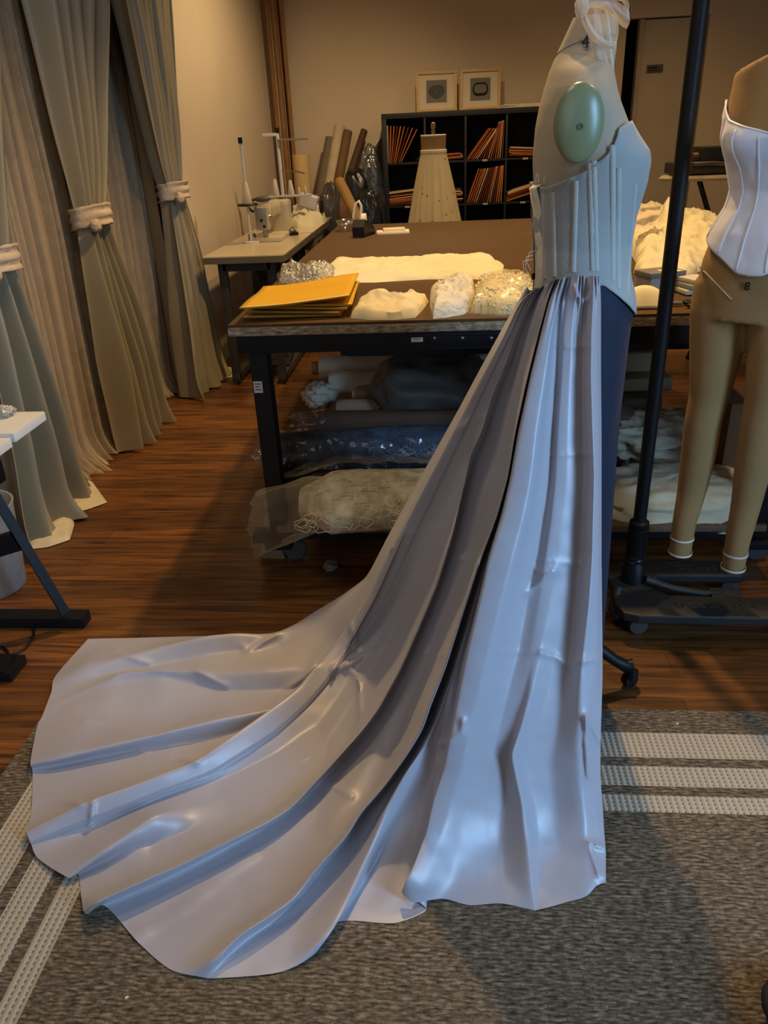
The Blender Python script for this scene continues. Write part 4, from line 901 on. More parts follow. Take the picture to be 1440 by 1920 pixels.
# right-hand half of the lower shelf
tag(MB().blob(UY(1275,935,2.36)+Vector((0,.05,-.02)), (.27,.17,.085), .14, 2.4, 9, e=.7, ridge=True, n=64, m=36).build('white_wadding', mat('white_wadding', (214,198,164), .95, var=.05, bump=.4, bscale=30), ang=0), 'soft white bundle of wadding on the lower shelf behind the leg form', 'fabric')
tag(MB().blob(UY(1235,820,2.75), (.24,.14,.085), .35, 3, 12, e=.9, ridge=True, n=64, m=36).build('tulle_heap', mat('tulle_heap', (186,174,150), .95, var=.1, scale=14, bump=.5, bscale=40), ang=0), 'crumpled heap of tulle behind the wadding on the lower shelf', 'fabric')
b1 = UY(1398,800,2.62); tag(MB().box(b1, (.22,.2,.24), rotz(.1), .004).build('cardboard_box', mat('brown_carton', (112,76,46), .8)), 'brown cardboard box on the lower shelf between the legs of the hanging form', 'box')
for (px, py, y, sz, lb) in ((1190,672,3.0,(.12,.12,.075),'pale foam block uppermost under the right side of the table'),(1205,712,2.98,(.19,.14,.05),'flat pale box under the foam block beneath the table'),(1195,752,2.95,(.15,.15,.065),'dull grey box below the flat pale box beneath the table')):
    tag(MB().box(UY(px,py,y), sz, rotz(.05), .012, 3).build('storage_box', mat('storage_'+str(px), (150,132,104) if px != 1195 else (110,96,78), .7)), lb, 'box')
tag(MB().blob(AZ(620,1061,.008)+Vector((0,0,.002)), (.022,.035,.008), .5, 3, 2, ridge=True).build('plastic_scrap', thin('scrap_film', (190,184,170), .4, .2, .5, 1, 60), ang=0), 'crumpled scrap of clear plastic on the wood floor in front of the table', 'scrap')
for px, py, lb in ((238,1870,'tiny white paper scrap on the rug below the train'),(1070+200,1357,'tiny white thread on the rug at the far edge, right')):
    tag(MB().box(AZ(px,py,RZ+.001), (.006,.004,.0015), rotz(.6)).build('paper_scrap', paper), lb, 'scrap')

#@@CUBE SHELF
SY = 7.02; sx0 = -.545; cw = .333; sw = cw*4+.04; stz = 1.462
shf = thing('cube_shelf', (sx0+sw/2, SY+.19, 0), 'black cube shelving unit against the back wall, filled with pattern envelopes', 'shelf')
sbk = mat('black_laminate', (17,15,14), .5, var=.05)
MB().box((sx0+sw/2, SY+.19, stz-.02), (sw, .38, .04), bev=.002).build('top_panel', sbk, shf)
for k in (0, 4): MB().box((sx0+.02+k*cw, SY+.19, (stz-.04)/2), (.04, .38, stz-.04), bev=.002).build('side_panel', sbk, shf)
for k in (1,2,3): MB().box((sx0+.02+k*cw, SY+.192, (stz-.04)/2+.02), (.016, .372, stz-.085), bev=.001).build('divider', sbk, shf)
rz_ = [stz-.04-.336*k for k in range(5)]
for k in (1,2,3): MB().box((sx0+sw/2, SY+.192, rz_[k]), (sw-.08, .37, .016), bev=.001).build('shelf_board', sbk, shf)
MB().box((sx0+sw/2, SY+.19, .02), (sw-.08, .38, .04), bev=.002).build('bottom_panel', sbk, shf)
MB().box((sx0+sw/2, SY+.374, stz/2), (sw-.08, .008, stz-.08)).build('back_panel', mat('black_back', (26,24,23), .8), shf)
for px, py, k in ((909,301,1),(985,298,1),(910,381,2),(980,379,2),(764,387,2)):
    p = AY(px, py, SY); q = MB().box((p.x, SY-.0012, rz_[k]-.0), (.04, .0016, .014)).build('label_tag', mat('tag_white', (196,186,170), .7), shf)
    MB().box((p.x, SY-.0024, rz_[k]+.001), (.028, .0006, .0035)).build('printed_line', mat('sticker_ink', (70,66,62), .7), q)
em = [manila, manila2, mat('manila_light', (206,132,66), .8), mat('envelope_cream', (208,176,136), .8)]
def env_mesh(m_, nm):
    me = MB().box((0,0,.14), (.0075,.215,.28), bev=.002, seg=1).build('pattern_envelope', m_, local=True)
    return me
protos = [env_mesh(m_, '') for m_ in em]; used = [False]*4
def envelope(ci, loc, rot, label, group):
    o = protos[ci]
    if used[ci]: o = o.copy(); col.objects.link(o)
    used[ci] = True; o.location = loc; o.rotation_euler = rot; tag(o, label, 'envelope', group)
def cell(c, r): return sx0+.02+c*cw+.008, rz_[r+1]+.008        # left inner x, floor z
CW_ = cw-.016
def fan(c, r, leans, lab, grp, h=1.0):
    x0, z0 = cell(c, r); n_ = len(leans)
    for k, (fx, ang) in enumerate(leans):
        a = math.radians(ang); ci = random.choice([0,0,1,1,2,3]) 
        zl = abs(math.sin(a))*.004+.0005
        envelope(ci, (x0+CW_*fx, SY+.13+random.uniform(-.012,.012), z0+zl), (random.uniform(-.02,.02), a, 0), lab, grp)
def pile(c, r, n_, fx, tilt, lab, grp, w=.28):
    x0, z0 = cell(c, r)
    for k in range(n_):
        a = PI/2 + math.radians(tilt) + random.uniform(-.025,.025); ci = random.choice([0,1,1,2,3])
        xx = x0 + CW_*fx + random.uniform(-.012,.012)
        envelope(ci, (xx, SY+.13+random.uniform(-.01,.01), z0+.006+k*.0115 + max(0, math.sin(math.radians(tilt))*.28 if tilt > 0 else 0)), (0, a, 0), lab, grp)
fan(0,0,[(.04,1),(.085,4),(.125,7),(.165,10),(.2,13),(.24,17),(.285,21),(.33,25),(.38,30)], 'orange-brown pattern envelope fanned upright in the top left cube of the black shelf', 'pattern envelopes in the top left cube')
pile(1,0,4,.05,-2, 'pattern envelope lying flat in the top cube behind the small dress form', 'pattern envelopes behind the small form, top row')
fan(2,0,[(.03,38),(.07,37),(.115,36),(.165,37),(.22,38),(.28,36),(.36,31),(.43,27),(.5,22),(.565,18),(.63,15),(.69,12),(.75,9),(.81,7),(.87,4),(.93,2)], 'orange-brown pattern envelope leaning right in the top cube right of the small dress form', 'pattern envelopes in the third top cube')
pile(3,0,6,.06,3, 'pattern envelope lying flat in the top cube just left of the white dress form', 'pattern envelopes in the top right cube')
pile(0,1,9,.03,-4, 'pattern envelope in the loose flat pile, second row cube at the left of the shelf', 'pattern envelopes in the left second row cube')
pile(1,1,9,.04,-3, 'pattern envelope lying flat in the second row cube behind the small dress form', 'pattern envelopes behind the small form, second row')
fan(2,1,[(.03,20),(.08,21),(.14,21),(.2,20),(.26,20),(.32,19),(.38,18),(.44,17),(.5,16),(.56,14),(.62,12),(.68,10),(.74,8),(.8,7),(.86,5),(.92,3)], 'orange-brown pattern envelope in the tightly filled second row cube right of the small dress form', 'pattern envelopes in the third second-row cube')
pile(3,1,6,.04,-16, 'pattern envelope tilted in the second row cube just left of the white dress form', 'pattern envelopes in the right second row cube')

# frames and papers on the shelf top
def frame(px, lab, ring):
    a = AY(px[0], px[1], SY+.2); b = AY(px[2], px[3], SY+.2)
    w = b.x-a.x; h = .295; t = thing('picture_frame', ((a.x+b.x)/2, SY+.20, stz+.0005), lab, 'picture frame', 'frames on top of the black shelf')
    c = Vector(((a.x+b.x)/2, SY+.2, stz)); R = Matrix.Rotation(-.12, 4, 'X')
    def L(x, y, z): return c + (R @ Vector((x, y, z)))
    fm = MB(); e = .021
    for cx_, cz, sx_, sz_ in ((0,e/2,w,e),(0,h-e/2,w,e),(-w/2+e/2,h/2,e,h-2*e),(w/2-e/2,h/2,e,h-2*e)):
        fm.box(L(cx_,0,cz+.003), (sx_,.02,sz_), R, .002)
    fm.build('wood_frame', mat('pine_frame', (196,158,98), .5, var=.12, scale=18, stretch=(1,1,6)), t)
    MB().box(L(0,.004,h/2+.003), (w-2*e,.004,h-2*e), R).build('mat_board', mat('mat_board', (198,184,158), .9, var=.02), t)
    iw, ih = w*.50, h*.56
    MB().box(L(0,.0015,h/2+.003), (iw,.002,ih), R).build('grey_print', mat('print_grey', (104,98,90), .7, var=.05), t)
    rg = MB(); n_ = 40
    if ring == 0:
        pts = [(math.cos(q)*iw*.38*(1+.06*math.sin(2*q+1)), math.sin(q)*ih*.31*(1+.08*math.sin(3*q))) for q in [2*PI*k/n_ for k in range(n_)]]
        rg.add([L(x, -.0005, h/2+.003+z) for x, z in pts]+[L(x*.12-.0, -.001, h/2+.003+z*.12) for x, z in pts], [(k,(k+1)%n_,(k+1)%n_+n_,k+n_) for k in range(n_)])
        rg.build('dark_slice', mat('agate_dark', (52,46,44), .6, var=.25, scale=60), t)
    else:
        for dz, am in ((0,1),(.006,.92)):
            rg.tube([L(math.cos(q)*iw*.36*am, -.003, h/2+.003+math.sin(q)*ih*.29*am+dz+.006*math.sin(3*q)) for q in [2*PI*k/n_ for k in range(n_)]], .0045, 6, closed=True)
        rg.build('dark_loop', mat('loop_dark', (26,22,22), .6), t)
frame((781,211,857,205), 'pine picture frame with a dark disc, left one on top of the black shelf', 0)
frame((863,206,938,200), 'pine picture frame with a dark loop, right one on top of the black shelf', 1)
p = AY(972, 197, SY+.12); pp = thing('paper_stack', (p.x, SY+.14, stz), 'flat stack of cream papers on the right end of the shelf top', 'paper')
for k in range(3): MB().box((p.x+.01*k, SY+.14, stz+.005+.008*k), (.36-.02*k,.24,.007), rotz(.04*k)).build('sheet', [paper, MATS['paper_warm'], paper][k], pp)

# small dress form behind the table
fx, fy = AY(813, 300, 5.3).x, 5.3
sf = thing('small_dress_form', (fx, fy, 0), 'small linen dress form with a wooden finial, standing in front of the black shelf', 'dress form')
lin = mat('linen_form', (150,116,66), .85, var=.05, bump=.1, bscale=300)
MB().lathe([(.001,.70),(.085,.72),(.11,.9),(.10,1.0),(.076,1.16),(.075,1.2),(.0785,1.29),(.077,1.303),(.001,1.306)], (fx,fy,0), 36, sy=.8).build('torso', lin, sf, ang=50)
MB().lathe([(.0775,1.298),(.0795,1.300),(.0795,1.306),(.0775,1.308)], (fx,fy,0), 36, sy=.8).build('top_band', paper, sf)
MB().lathe([(.001,1.30),(.014,1.305),(.009,1.315),(.013,1.325),(.008,1.335),(.014,1.345),(.016,1.352),(.013,1.358),(.015,1.366),(.009,1.376),(.001,1.378)], (fx,fy,0), 20).build('finial', mat('turned_wood', (110,84,56), .35), sf, ang=60)
MB().lathe([(.014,.03),(.014,.72)], (fx,fy,0), 12).build('pole', blk, sf)
MB().lathe([(.001,0),(.16,0),(.16,.015),(.03,.03),(.001,.03)], (fx,fy,0), 28).build('base', blk, sf)
P = []
for i in range(50):
    q = i/49; z = lerp(1.215, .16, q); r0 = interp(z, [.16,.45,.78,1.0,1.16,1.2,1.215],[.30,.235,.168,.125,.091,.082,.080]); row = []
    for k in range(140):
        g = 2*PI*k/140; fo = 1+ (.07*q+.03)*(math.sin(17*g+2*math.sin(3*g))+.5*math.sin(31*g))*min(1, q*6)*.8
        row.append(Vector((fx+r0*fo*math.cos(g), fy+r0*fo*.85*math.sin(g), z)))
    P.append(row)
def printed():
    m = mat('printed_chiffon', (186,168,128), .85, var=.08, scale=6)
    nt = m.node_tree; N = nt.nodes; L = nt.links; p_ = N['Principled BSDF']; src = p_.inputs['Base Color'].links[0].from_socket
    tc = N.new('ShaderNodeTexCoord'); v = N.new('ShaderNodeTexVoronoi'); v.inputs['Scale'].default_value = 19; L.new(tc.outputs['Object'], v.inputs[0])
    ls = N.new('ShaderNodeMath'); ls.operation = 'LESS_THAN'; ls.inputs[1].default_value = .13; L.new(v.outputs['Distance'], ls.inputs[0])
    mx = N.new('ShaderNodeMix'); mx.data_type = 'RGBA'; L.new(ls.outputs[0], mx.inputs[0]); L.new(src, mx.inputs[6]); mx.inputs[7].default_value = (*sr((120,92,58)),1)
    L.new(mx.outputs[2], p_.inputs['Base Color']); return m
sk = thing('printed_skirt', (fx, fy, .15), 'cream gathered skirt with a small brown sprig print on the small dress form', 'skirt')
MB().grid(P, True).build('skirt_panel', printed(), sk, ang=0)
MB().lathe([(.079,1.205),(.083,1.207),(.083,1.222),(.079,1.224)], (fx,fy,0), 40, sy=.85).build('waistband', muslin, sk)

#@@CORNER STUFF
for px, r_, lb in ((511,.020,'tall brown cardboard tube in the corner, leftmost of the four'),(523,.023,'tall brown cardboard tube in the corner, second from the left'),(531,.014,'thin dark brown tube in the corner, third from the left'),(538,.018,'tall brown cardboard tube in the corner, rightmost of the four')):
    p = AY(px, 150, 7.25); h = {511:2.95,523:3.0,531:2.9,538:2.95}[px]
    tag(MB().lathe([(r_,0),(r_,h),(r_*.8,h),(r_*.8,h-.1),(.001,h-.1)], (p.x, 7.27 if px != 531 else 7.33, 0), 18).build('cardboard_tube', kraft if px != 531 else mat('dark_kraft', (104,70,40), .75)), lb, 'tube', 'cardboard tubes in the back left corner')
p = AY(563, 290, 6.72); tag(MB().lathe([(.001,0),(.068,0),(.068,p.z),(.03,p.z),(.03,p.z-.1),(.001,p.z-.1)], (p.x, 6.72, 0), 32).build('paper_roll', mat('cream_roll', (196,164,108), .8, var=.03)), 'fat cream paper roll standing upright right of the corner tubes', 'paper roll')
def lean(name, lb, a, b, ya, yb, r_, m_, cat='paper roll'):
    A_ = AY(*a, ya); B_ = AY(*b, yb); dd = (B_-A_); base = A_ + dd*(-(A_.z-.02)/dd.z)
    d_ = (B_-base).normalized(); t = thing(name, base, lb, cat, 'rolls leaning on the back wall')
    MB().tube([base, B_], r_, 18).build('roll_body', m_, t)
    MB().tube([B_-d_*.01, B_+d_*.002], r_*.55, 14).build('roll_hole', mat('roll_hole', (40,32,24), .9), t)
lean('paper_roll', 'flat grey paper roll leaning on the back wall, leftmost of the leaning rolls', (595,395), (620,260), 7.0, 7.27, .045, mat('grey_roll', (112,98,76), .8))
lean('paper_roll', 'white paper roll leaning on the back wall, tallest of the leaning rolls', (610,395), (637,238), 6.98, 7.3, .048, mat('white_roll', (190,172,140), .8))
lean('paper_roll', 'brown paper roll leaning on the back wall between white and dark rolls', (626,385), (652,247), 6.96, 7.27, .040, mat('brown_roll', (110,80,46), .8))
lean('paper_roll', 'thin dark brown roll leaning on the back wall, rightmost of the leaning rolls', (655,330), (683,245), 7.1, 7.32, .030, mat('dark_roll', (78,54,32), .8))
p0_ = AY(636, 340, 6.1); p1_ = AY(664, 396, 5.9)
tt_ = thing('paper_roll', (p1_.x, p1_.y, 0), 'short tan paper roll tilted the other way, in front of the leaning rolls', 'paper roll')
MB().tube([p0_, p1_ + (p1_-p0_)*1.0], .040, 18).build('roll_body', mat('tan_roll', (150,114,60), .8), tt_); MB().tube([p0_-(p1_-p0_).normalized()*.002, p0_+(p1_-p0_)*.05], .024, 14).build('roll_hole', MATS['roll_hole'], tt_)
b0 = AY(700, 300, 7.3)
q_ = [AY(676,315,7.2), AY(715,238,7.36), AY(716,345,7.2), AY(680,345,7.15)]
tag(MB().add([Vector((q_[0].x,7.33,.0)), Vector((q_[2].x+.06,7.33,.0)), Vector((q_[2].x+.06,7.39,1.36)), Vector((q_[0].x,7.36,1.08))], [(0,1,2,3)]).build('grey_board', mat('grey_board', (84,78,70), .8), solid=.01), 'grey slanted board leaning on the back wall beside the black shelf', 'board')
tag(MB().blob((AY(668,370,6.6).x, 6.6, .62), (.12,.14,.46), .08, 2.2, 3, e=.7, flat=1).build('black_sack', mat('black_sack', (15,15,16), .35, bump=.4, bscale=14), ang=0), 'tall black plastic sack behind the far left end of the cutting table', 'bag')
tag(MB().blob((AY(695,385,6.7).x, 6.72, .62), (.11,.13,.60), .15, 2.2, 6, e=.75).build('garment_bag', filmb, ang=0), 'bluish clear plastic garment bag slumped against the black shelf side', 'bag')
tag(MB().blob((AY(694,405,6.3).x, 6.25, .46), (.10,.12,.46), .14, 2.4, 9, e=.65).build('dark_plastic_bag', mat('dark_film', (34,36,38), .2, bump=.8, bscale=14), ang=0), 'shiny dark plastic bag behind the black tape dispenser', 'bag')
tag(MB().blob((AY(649,402,6.4).x, 6.4, .50), (.07,.1,.40), .1, 2.4, 5, e=.65).build('brown_paper_bag', mat('brown_bag', (116,80,42), .8), ang=0), 'crumpled brown paper bag between the plastic bags past the table', 'bag')
tag(MB().blob((AY(618,398,6.45).x+.02, 6.46, .50), (.10,.13,.48), .14, 2.3, 8, e=.65).build('grey_plastic_bag', mat('grey_film', (72,68,66), .25, bump=.8, bscale=12), ang=0), 'shiny grey plastic bag standing at the end of the sewing tables', 'bag')

#@@SEWING TABLES
STZ = .76; gf = mat('grey_steel_frame', (58,58,54), .5, .3)
lam = mat('table_laminate', (196,180,146), .22, var=.03, coat=.3)
def sewing_table(y0, y1, lab, drawer):
    x0, x1 = -1.36, -.90
    t = thing('sewing_table', ((x0+x1)/2, (y0+y1)/2, 0), lab, 'table')
    ch = .05
    MB().prism([(x0,y0),(x1-ch*.2,y0),(x1,y0+ch),(x1,y1),(x0,y1)], STZ-.006, STZ).build('laminate_top', lam, t, smooth=False)
    MB().prism([(x0,y0),(x1-ch*.2,y0),(x1,y0+ch),(x1,y1),(x0,y1)], STZ-.04, STZ-.006).build('top_edge', mat('edge_dark', (96,88,70), .5), t, smooth=False)
    for sx in (x0+.08, x1-.10):
        for sy in (y0+.10, y1-.10): MB().box((sx, sy, (STZ-.04)/2+.01), (.05,.03,STZ-.06), bev=.004).build('leg', gf, t)
        MB().box((sx, (y0+y1)/2, .05), (.05, y1-y0-.16, .04), bev=.004).build('foot_rail', gf, t)
    for sy in (y0+.10, y1-.10): MB().box(((x0+x1)/2-.01, sy, STZ-.07), (x1-x0-.18,.03,.05), bev=.004).build('cross_rail', gf, t)
    MB().box(((x0+x1)/2, (y0+y1)/2, .14), (x1-x0-.2,.03,.03), bev=.004).build('stretcher', gf, t)
    m_ = MB().lathe([(.001,-.1),(.06,-.1),(.066,-.08),(.066,.08),(.05,.1),(.001,.1)], ((x0+x1)/2, (y0+y1)/2+.1, STZ-.15), 24, Matrix.Rotation(PI/2,4,'X')); m_.build('motor', blkp, t)
    if drawer:
        dw = MB().box((x1-.09, y0+.3, STZ-.085), (.16,.36,.075), bev=.004).build('drawer', mat('grey_drawer', (104,98,84), .5), t)
        MB().box((x1-.008, y0+.3, STZ-.085), (.01,.12,.012), bev=.003).build('drawer_pull', steel, dw)
    pd = MB().box(((x0+x1)/2+.05, y0+.35, .10), (.2,.24,.02), Matrix.Rotation(.25,4,'X'), .004).build('treadle', blk, t)
    MB().box((x1-.1, y0+.35, STZ*.5-.16), (.012,.012,.42)).build('knee_rod', steel, t)
    return t
sewing_table(4.34, 5.30, 'pale-topped sewing table with grey frame along the left wall, nearest one', False)
sewing_table(5.315, 6.28, 'second pale-topped sewing table with a drawer, farther along the left wall', True)

def S(px, py, z=STZ): return AZ(px, py, z)
# machine: long axis runs away from the camera, needle end near us
hd = S(499, 452); mx_, my_ = hd.x, hd.y
sm = thing('sewing_machine', (mx_, my_+.12, STZ), 'cream industrial sewing machine on the nearer sewing table', 'sewing machine')
z0 = STZ+.0005
MB().box((mx_+.01, my_+.19, z0+.012), (.19,.48,.024), bev=.006).build('bed', cream_m, sm)
MB().box((mx_+.03, my_+.37, z0+.11), (.135,.13,.20), bev=.035, seg=4).build('column', cream_m, sm)
MB().box((mx_+.005, my_+.17, z0+.165), (.085,.36,.075), bev=.03, seg=4).build('arm', cream_m, sm)
hdp = MB().box((mx_-.005, my_-.005, z0+.135), (.08,.075,.135), bev=.012, seg=3).build('needle_head', mat('head_enamel', (178,170,150), .35, coat=.3), sm)
MB().box((mx_-.005, my_-.0445, z0+.135), (.066,.006,.118), bev=.003).build('face_plate', mat('face_plate', (150,146,134), .3, .5), hdp)
for dx_, dz_ in ((0,.0),(.014,-.035)): MB().lathe([(.001,0),(.009,0),(.009,.004),(.001,.004)], (mx_-.005+dx_, my_-.047, z0+.125+dz_), 14, Matrix.Rotation(PI/2,4,'X')).build('face_knob', blkp, hdp)
MB().lathe([(.001,0),(.016,0),(.012,.012),(.005,.02),(.001,.02)], (mx_+.033, my_-.0, z0+.14), 14, Matrix.Rotation(PI/2,4,'Y')).build('tension_dial', steel, hdp)
MB().tube([(mx_-.008, my_, z0+.10),(mx_-.008, my_, z0+.035)], .004, 8).build('needle_bar', steel, hdp)
MB().tube([(mx_+.012, my_+.005, z0+.10),(mx_+.012, my_+.005, z0+.04)], .004, 8).build('presser_bar', steel, hdp)
MB().box((mx_+.005, my_-.008, z0+.030), (.03,.035,.008), rotz(.1), .002).build('presser_foot', steel, hdp)
MB().lathe([(.001,0),(.065,0),(.07,.008),(.07,.024),(.05,.032),(.001,.032)], (mx_+.03, my_+.465, z0+.145), 28, Matrix.Rotation(PI/2,4,'X')).build('hand_wheel', blkp, sm)
lp = MB().tube([(mx_-.04, my_+.1, z0+.16),(mx_-.085, my_+.07, z0+.17),(mx_-.10, my_+.03, z0+.20),(mx_-.07, my_, z0+.235),(mx_-.03, my_, z0+.245)], .008, 10).build('lamp_neck', gf, sm, ang=0)
MB().blob((mx_+.005, my_, z0+.243), (.05,.026,.018), .02, 2, 1, n=20, m=12).build('lamp_head', mat('lamp_grey', (86,82,74), .5), lp, ang=0)
MB().lathe([(.001,0),(.024,0),(.026,.03),(.02,.045),(.001,.045)], (mx_-.09, my_+.02, z0), 16).build('bobbin_winder', steel, sm)
def cone(parent, c, m_, s=1.0):
    MB().lathe([(.001,0),(.024*s,0),(.026*s,.008*s),(.014*s,.095*s),(.009*s,.105*s),(.001,.105*s)], c, 18).build('thread_cone', m_, parent)
thw = mat('thread_white', (206,196,172), .8, bump=.2, bscale=200)
b_ = S(472, 455); ts = thing('thread_stand', b_, 'white thread stand with one cone of thread at the left of the sewing machine', 'thread stand')
top = AY(448, 262, b_.y).z
MB().tube([b_, b_+Vector((0,0,top-STZ))], .008, 10).build('pole', white_p, ts); MB().tube([b_+Vector((0,0,top-STZ-.02)), b_+Vector((0,0,top-STZ+.012))], .013, 12).build('cap', blkp, ts)
MB().lathe([(.001,0),(.05,0),(.052,.01),(.001,.012)], b_+Vector((0,0,.0)), 24).build('base', white_p, ts)
zt = AY(462, 386, b_.y).z; MB().lathe([(.001,0),(.06,0),(.064,.006),(.06,.012),(.001,.012)], (b_.x, b_.y, zt), 28).build('spool_tray', blkp, ts); cone(ts, (b_.x, b_.y, zt+.012), thw, 1.15)
b_ = S(536, 425); ts = thing('thread_stand', b_, 'tall white thread stand with crossbar and four cones in front of the corner tubes', 'thread stand')
top = AY(527, 243, b_.y).z
MB().tube([b_, (b_.x, b_.y, top)], .012, 10).build('pole', white_p, ts); MB().tube([(b_.x,b_.y,top-.02),(b_.x,b_.y,top+.012)], .014, 12).build('cap', blkp, ts)
MB().lathe([(.001,0),(.06,0),(.06,.012),(.001,.014)], b_, 24).build('base', white_p, ts)
za = AY(530, 253, b_.y).z; xl, xr = AY(492, 250, b_.y).x, AY(577, 259, b_.y).x
MB().box(((xl+b_.x)/2, b_.y-.01, za+.004), (b_.x-xl, .018, .02), bev=.004).build('cross_arm', white_p, ts); MB().box(((xr+b_.x)/2, b_.y-.01, za-.03), (xr-b_.x, .03, .014), bev=.003).build('cross_arm', mat('arm_grey', (140,130,108), .5), ts)
zm = AY(535, 318, b_.y).z; MB().tube([(b_.x, b_.y, zm),(b_.x+.12, b_.y-.02, zm-.015),(b_.x+.17, b_.y-.02, zm-.03)], .005, 8).build('thread_guide', steel, ts)
zt = AY(520, 367, b_.y).z; xl, xr = AY(504, 367, b_.y).x, AY(584, 367, b_.y).x
MB().box(((xl+xr)/2, b_.y, zt-.004), (xr-xl, .05, .014), bev=.004).build('spool_tray', white_p, ts)
for px, s_ in ((517,1),(546,.9),(573,.5),(561,.45)):
    cone(ts, (AY(px, 360, b_.y).x, b_.y, zt+.003), thw, s_*1.0)
b_ = S(575, 418); ov = thing('overlock_machine', b_, 'white overlock machine among the fabric on the second sewing table', 'sewing machine')
MB().box(b_+Vector((.0,.06,.06)), (.2,.16,.12), bev=.02, seg=3).build('body', white_p, ov); MB().box(b_+Vector((.03,.0,.15)), (.13,.10,.09), Matrix.Rotation(.3,4,'Y'), .02, 3).build('upper_housing', white_p, ov)
MB().lathe([(.001,0),(.045,0),(.045,.02),(.001,.02)], b_+Vector((.1,.05,.10)), 20, Matrix.Rotation(PI/2,4,'Y')).build('hand_wheel', blkp, ov); MB().box(b_+Vector((-.03,-.04,.05)), (.07,.05,.03), bev=.006).build('presser_plate', steel, ov)
o_ = [S(x, y) for x, y in ((536,424),(540,408),(560,402),(585,404),(612,410),(608,420),(585,426),(560,428))]
tag(MB().lump([(p.x, p.y) for p in o_], STZ, .085, .5, 11, 4, rings=16, n=80, pw=3).build('cream_fabric_heap', ivory, ang=0), 'heap of cream fabric behind the sewing machine on the tables', 'fabric')
o_ = S(548, 441); g_ = thing('machine_attachment', o_, 'small dark metal attachment lying right of the sewing machine', 'tool')
MB().box(o_+Vector((0,.02,.01)), (.05,.09,.02), rotz(.5), .004).build('plate', blk, g_); MB().tube([o_+Vector((-.02,0,.02)), o_+Vector((.0,.03,.05)), o_+Vector((.03,.0,.012))], .007, 8).build('lever', steel, g_)

#@@LEG FORM AND STAND
LA = math.radians(33); LX = Vector((math.cos(LA), -math.sin(LA), 0)); LF = Vector((-math.sin(LA), -math.cos(LA), 0)); LC = Vector((.748, 1.965, 0))
TS = [(1.475,.124,.082),(1.455,.125,.084),(1.40,.126,.088),(1.347,.131,.098),(1.30,.128,.104),(1.25,.112,.088),(1.19,.094,.074),(1.15,.098,.077),(1.10,.120,.090),(1.03,.138,.100),(.98,.142,.102),(.93,.140,.098)]
def tsec(z): zs = [s[0] for s in TS][::-1]; return float(np.interp(z, zs, [s[1] for s in TS][::-1])), float(np.interp(z, zs, [s[2] for s in TS][::-1]))
def tpt(z, th, off=0):
    a, b = tsec(z); p_ = 2.3; c_, s_ = math.sin(th), math.cos(th); q = (abs(c_)**p_+abs(s_)**p_)**(-1/p_)
    r = LC + LX*((a+off)*c_*q) + LF*((b+off)*s_*q*(1.0)); r.z = z; return r
lf = thing('leg_form', (LC.x, LC.y, 0), 'tan half-body dress form with two legs hanging in front of the black pole', 'dress form')
mbf = MB(); P = [[tpt(z, 2*PI*k/48) + Vector((0,0,.05*math.sin(2*PI*k/48)*max(0, (z-1.40)/.075))) for k in range(48)] for z in np.linspace(1.475, .90, 60)]
mbf.grid(P, True).add(P[0], [tuple(range(48))]).add(P[-1], [tuple(range(48))])
def legpts(pp, y): return [AY(x, yy, y+dy) for x, yy, r_, dy in pp], [r_ for x, yy, r_, dy in pp]
L1 = [(1352,520,.060,-.0),(1350,575,.071,0),(1344,650,.066,0),(1330,740,.050,0),(1318,790,.047,0),(1309,855,.046,.01),(1296,925,.038,.01),(1282,985,.032,.0),(1275,1038,.030,0)]
L2 = [(1462,520,.060,.0),(1460,575,.071,0),(1454,650,.066,0),(1437,745,.050,0),(1424,800,.047,0),(1413,870,.046,.01),(1399,945,.038,.01),(1383,1015,.032,0),(1374,1066,.030,0)]
for L_, y_ in ((L1, 2.0), (L2, 1.915)):
    P_, R_ = legpts(L_, y_)
    # finer samples
    ts_ = np.linspace(0, 1, 40); kn = np.linspace(0, 1, len(P_)); PP = [Vector([float(np.interp(t, kn, [p[a] for p in P_])) for a in range(3)]) for t in ts_]; RR = [float(np.interp(t, kn, R_)) for t in ts_]
    mbf.tube(PP, RR, 28)
cov = mat('tan_linen', (160,124,76), .85, var=.08, scale=6, bump=.12, bscale=320)
tmp = mbf.build('torso_and_legs', cov, lf, ang=0)
rm = tmp.modifiers.new('remesh', 'REMESH'); rm.mode = 'VOXEL'; rm.voxel_size = .006; rm.use_smooth_shade = True
smd = tmp.modifiers.new('smooth', 'SMOOTH'); smd.factor = .5; smd.iterations = 6
dg = bpy.context.evaluated_depsgraph_get(); me2 = bpy.data.meshes.new_from_object(tmp.evaluated_get(dg)); tmp.modifiers.clear(); tmp.data = me2; me2.shade_smooth()
if not me2.materials: me2.materials.append(cov)
for L_, y_ in ((L1, 2.0), (L2, 1.915)):
    P_, R_ = legpts(L_, y_); a, b = P_[-2], P_[-1]; d_ = (b-a).normalized()
    for t in (.42, .94): MB().tube([a.lerp(b, t)-d_*.0035, a.lerp(b, t)+d_*.0035], .0325, 24, cap=False).build('ankle_tape', paper, lf, ang=50, solid=.001)
def hitlf(px, py):
    r = ray(px, py); best = None
    for s in np.linspace(1.6/r.y, 2.1/r.y, 400):
        q = CAM + r*s; a, b = tsec(q.z); v = q-LC; u_ = abs(v.dot(LX)/a)**2.3 + abs(v.dot(LF)/b)**2.3
        if u_ <= 1: return q
    return CAM + r*(1.9/r.y)
h8 = hitlf(1402, 537)
text('size_number', '8', .026, blkp, lf, basis(LX, Vector((0,0,1)), LF, h8 + LF*.004), .0015)
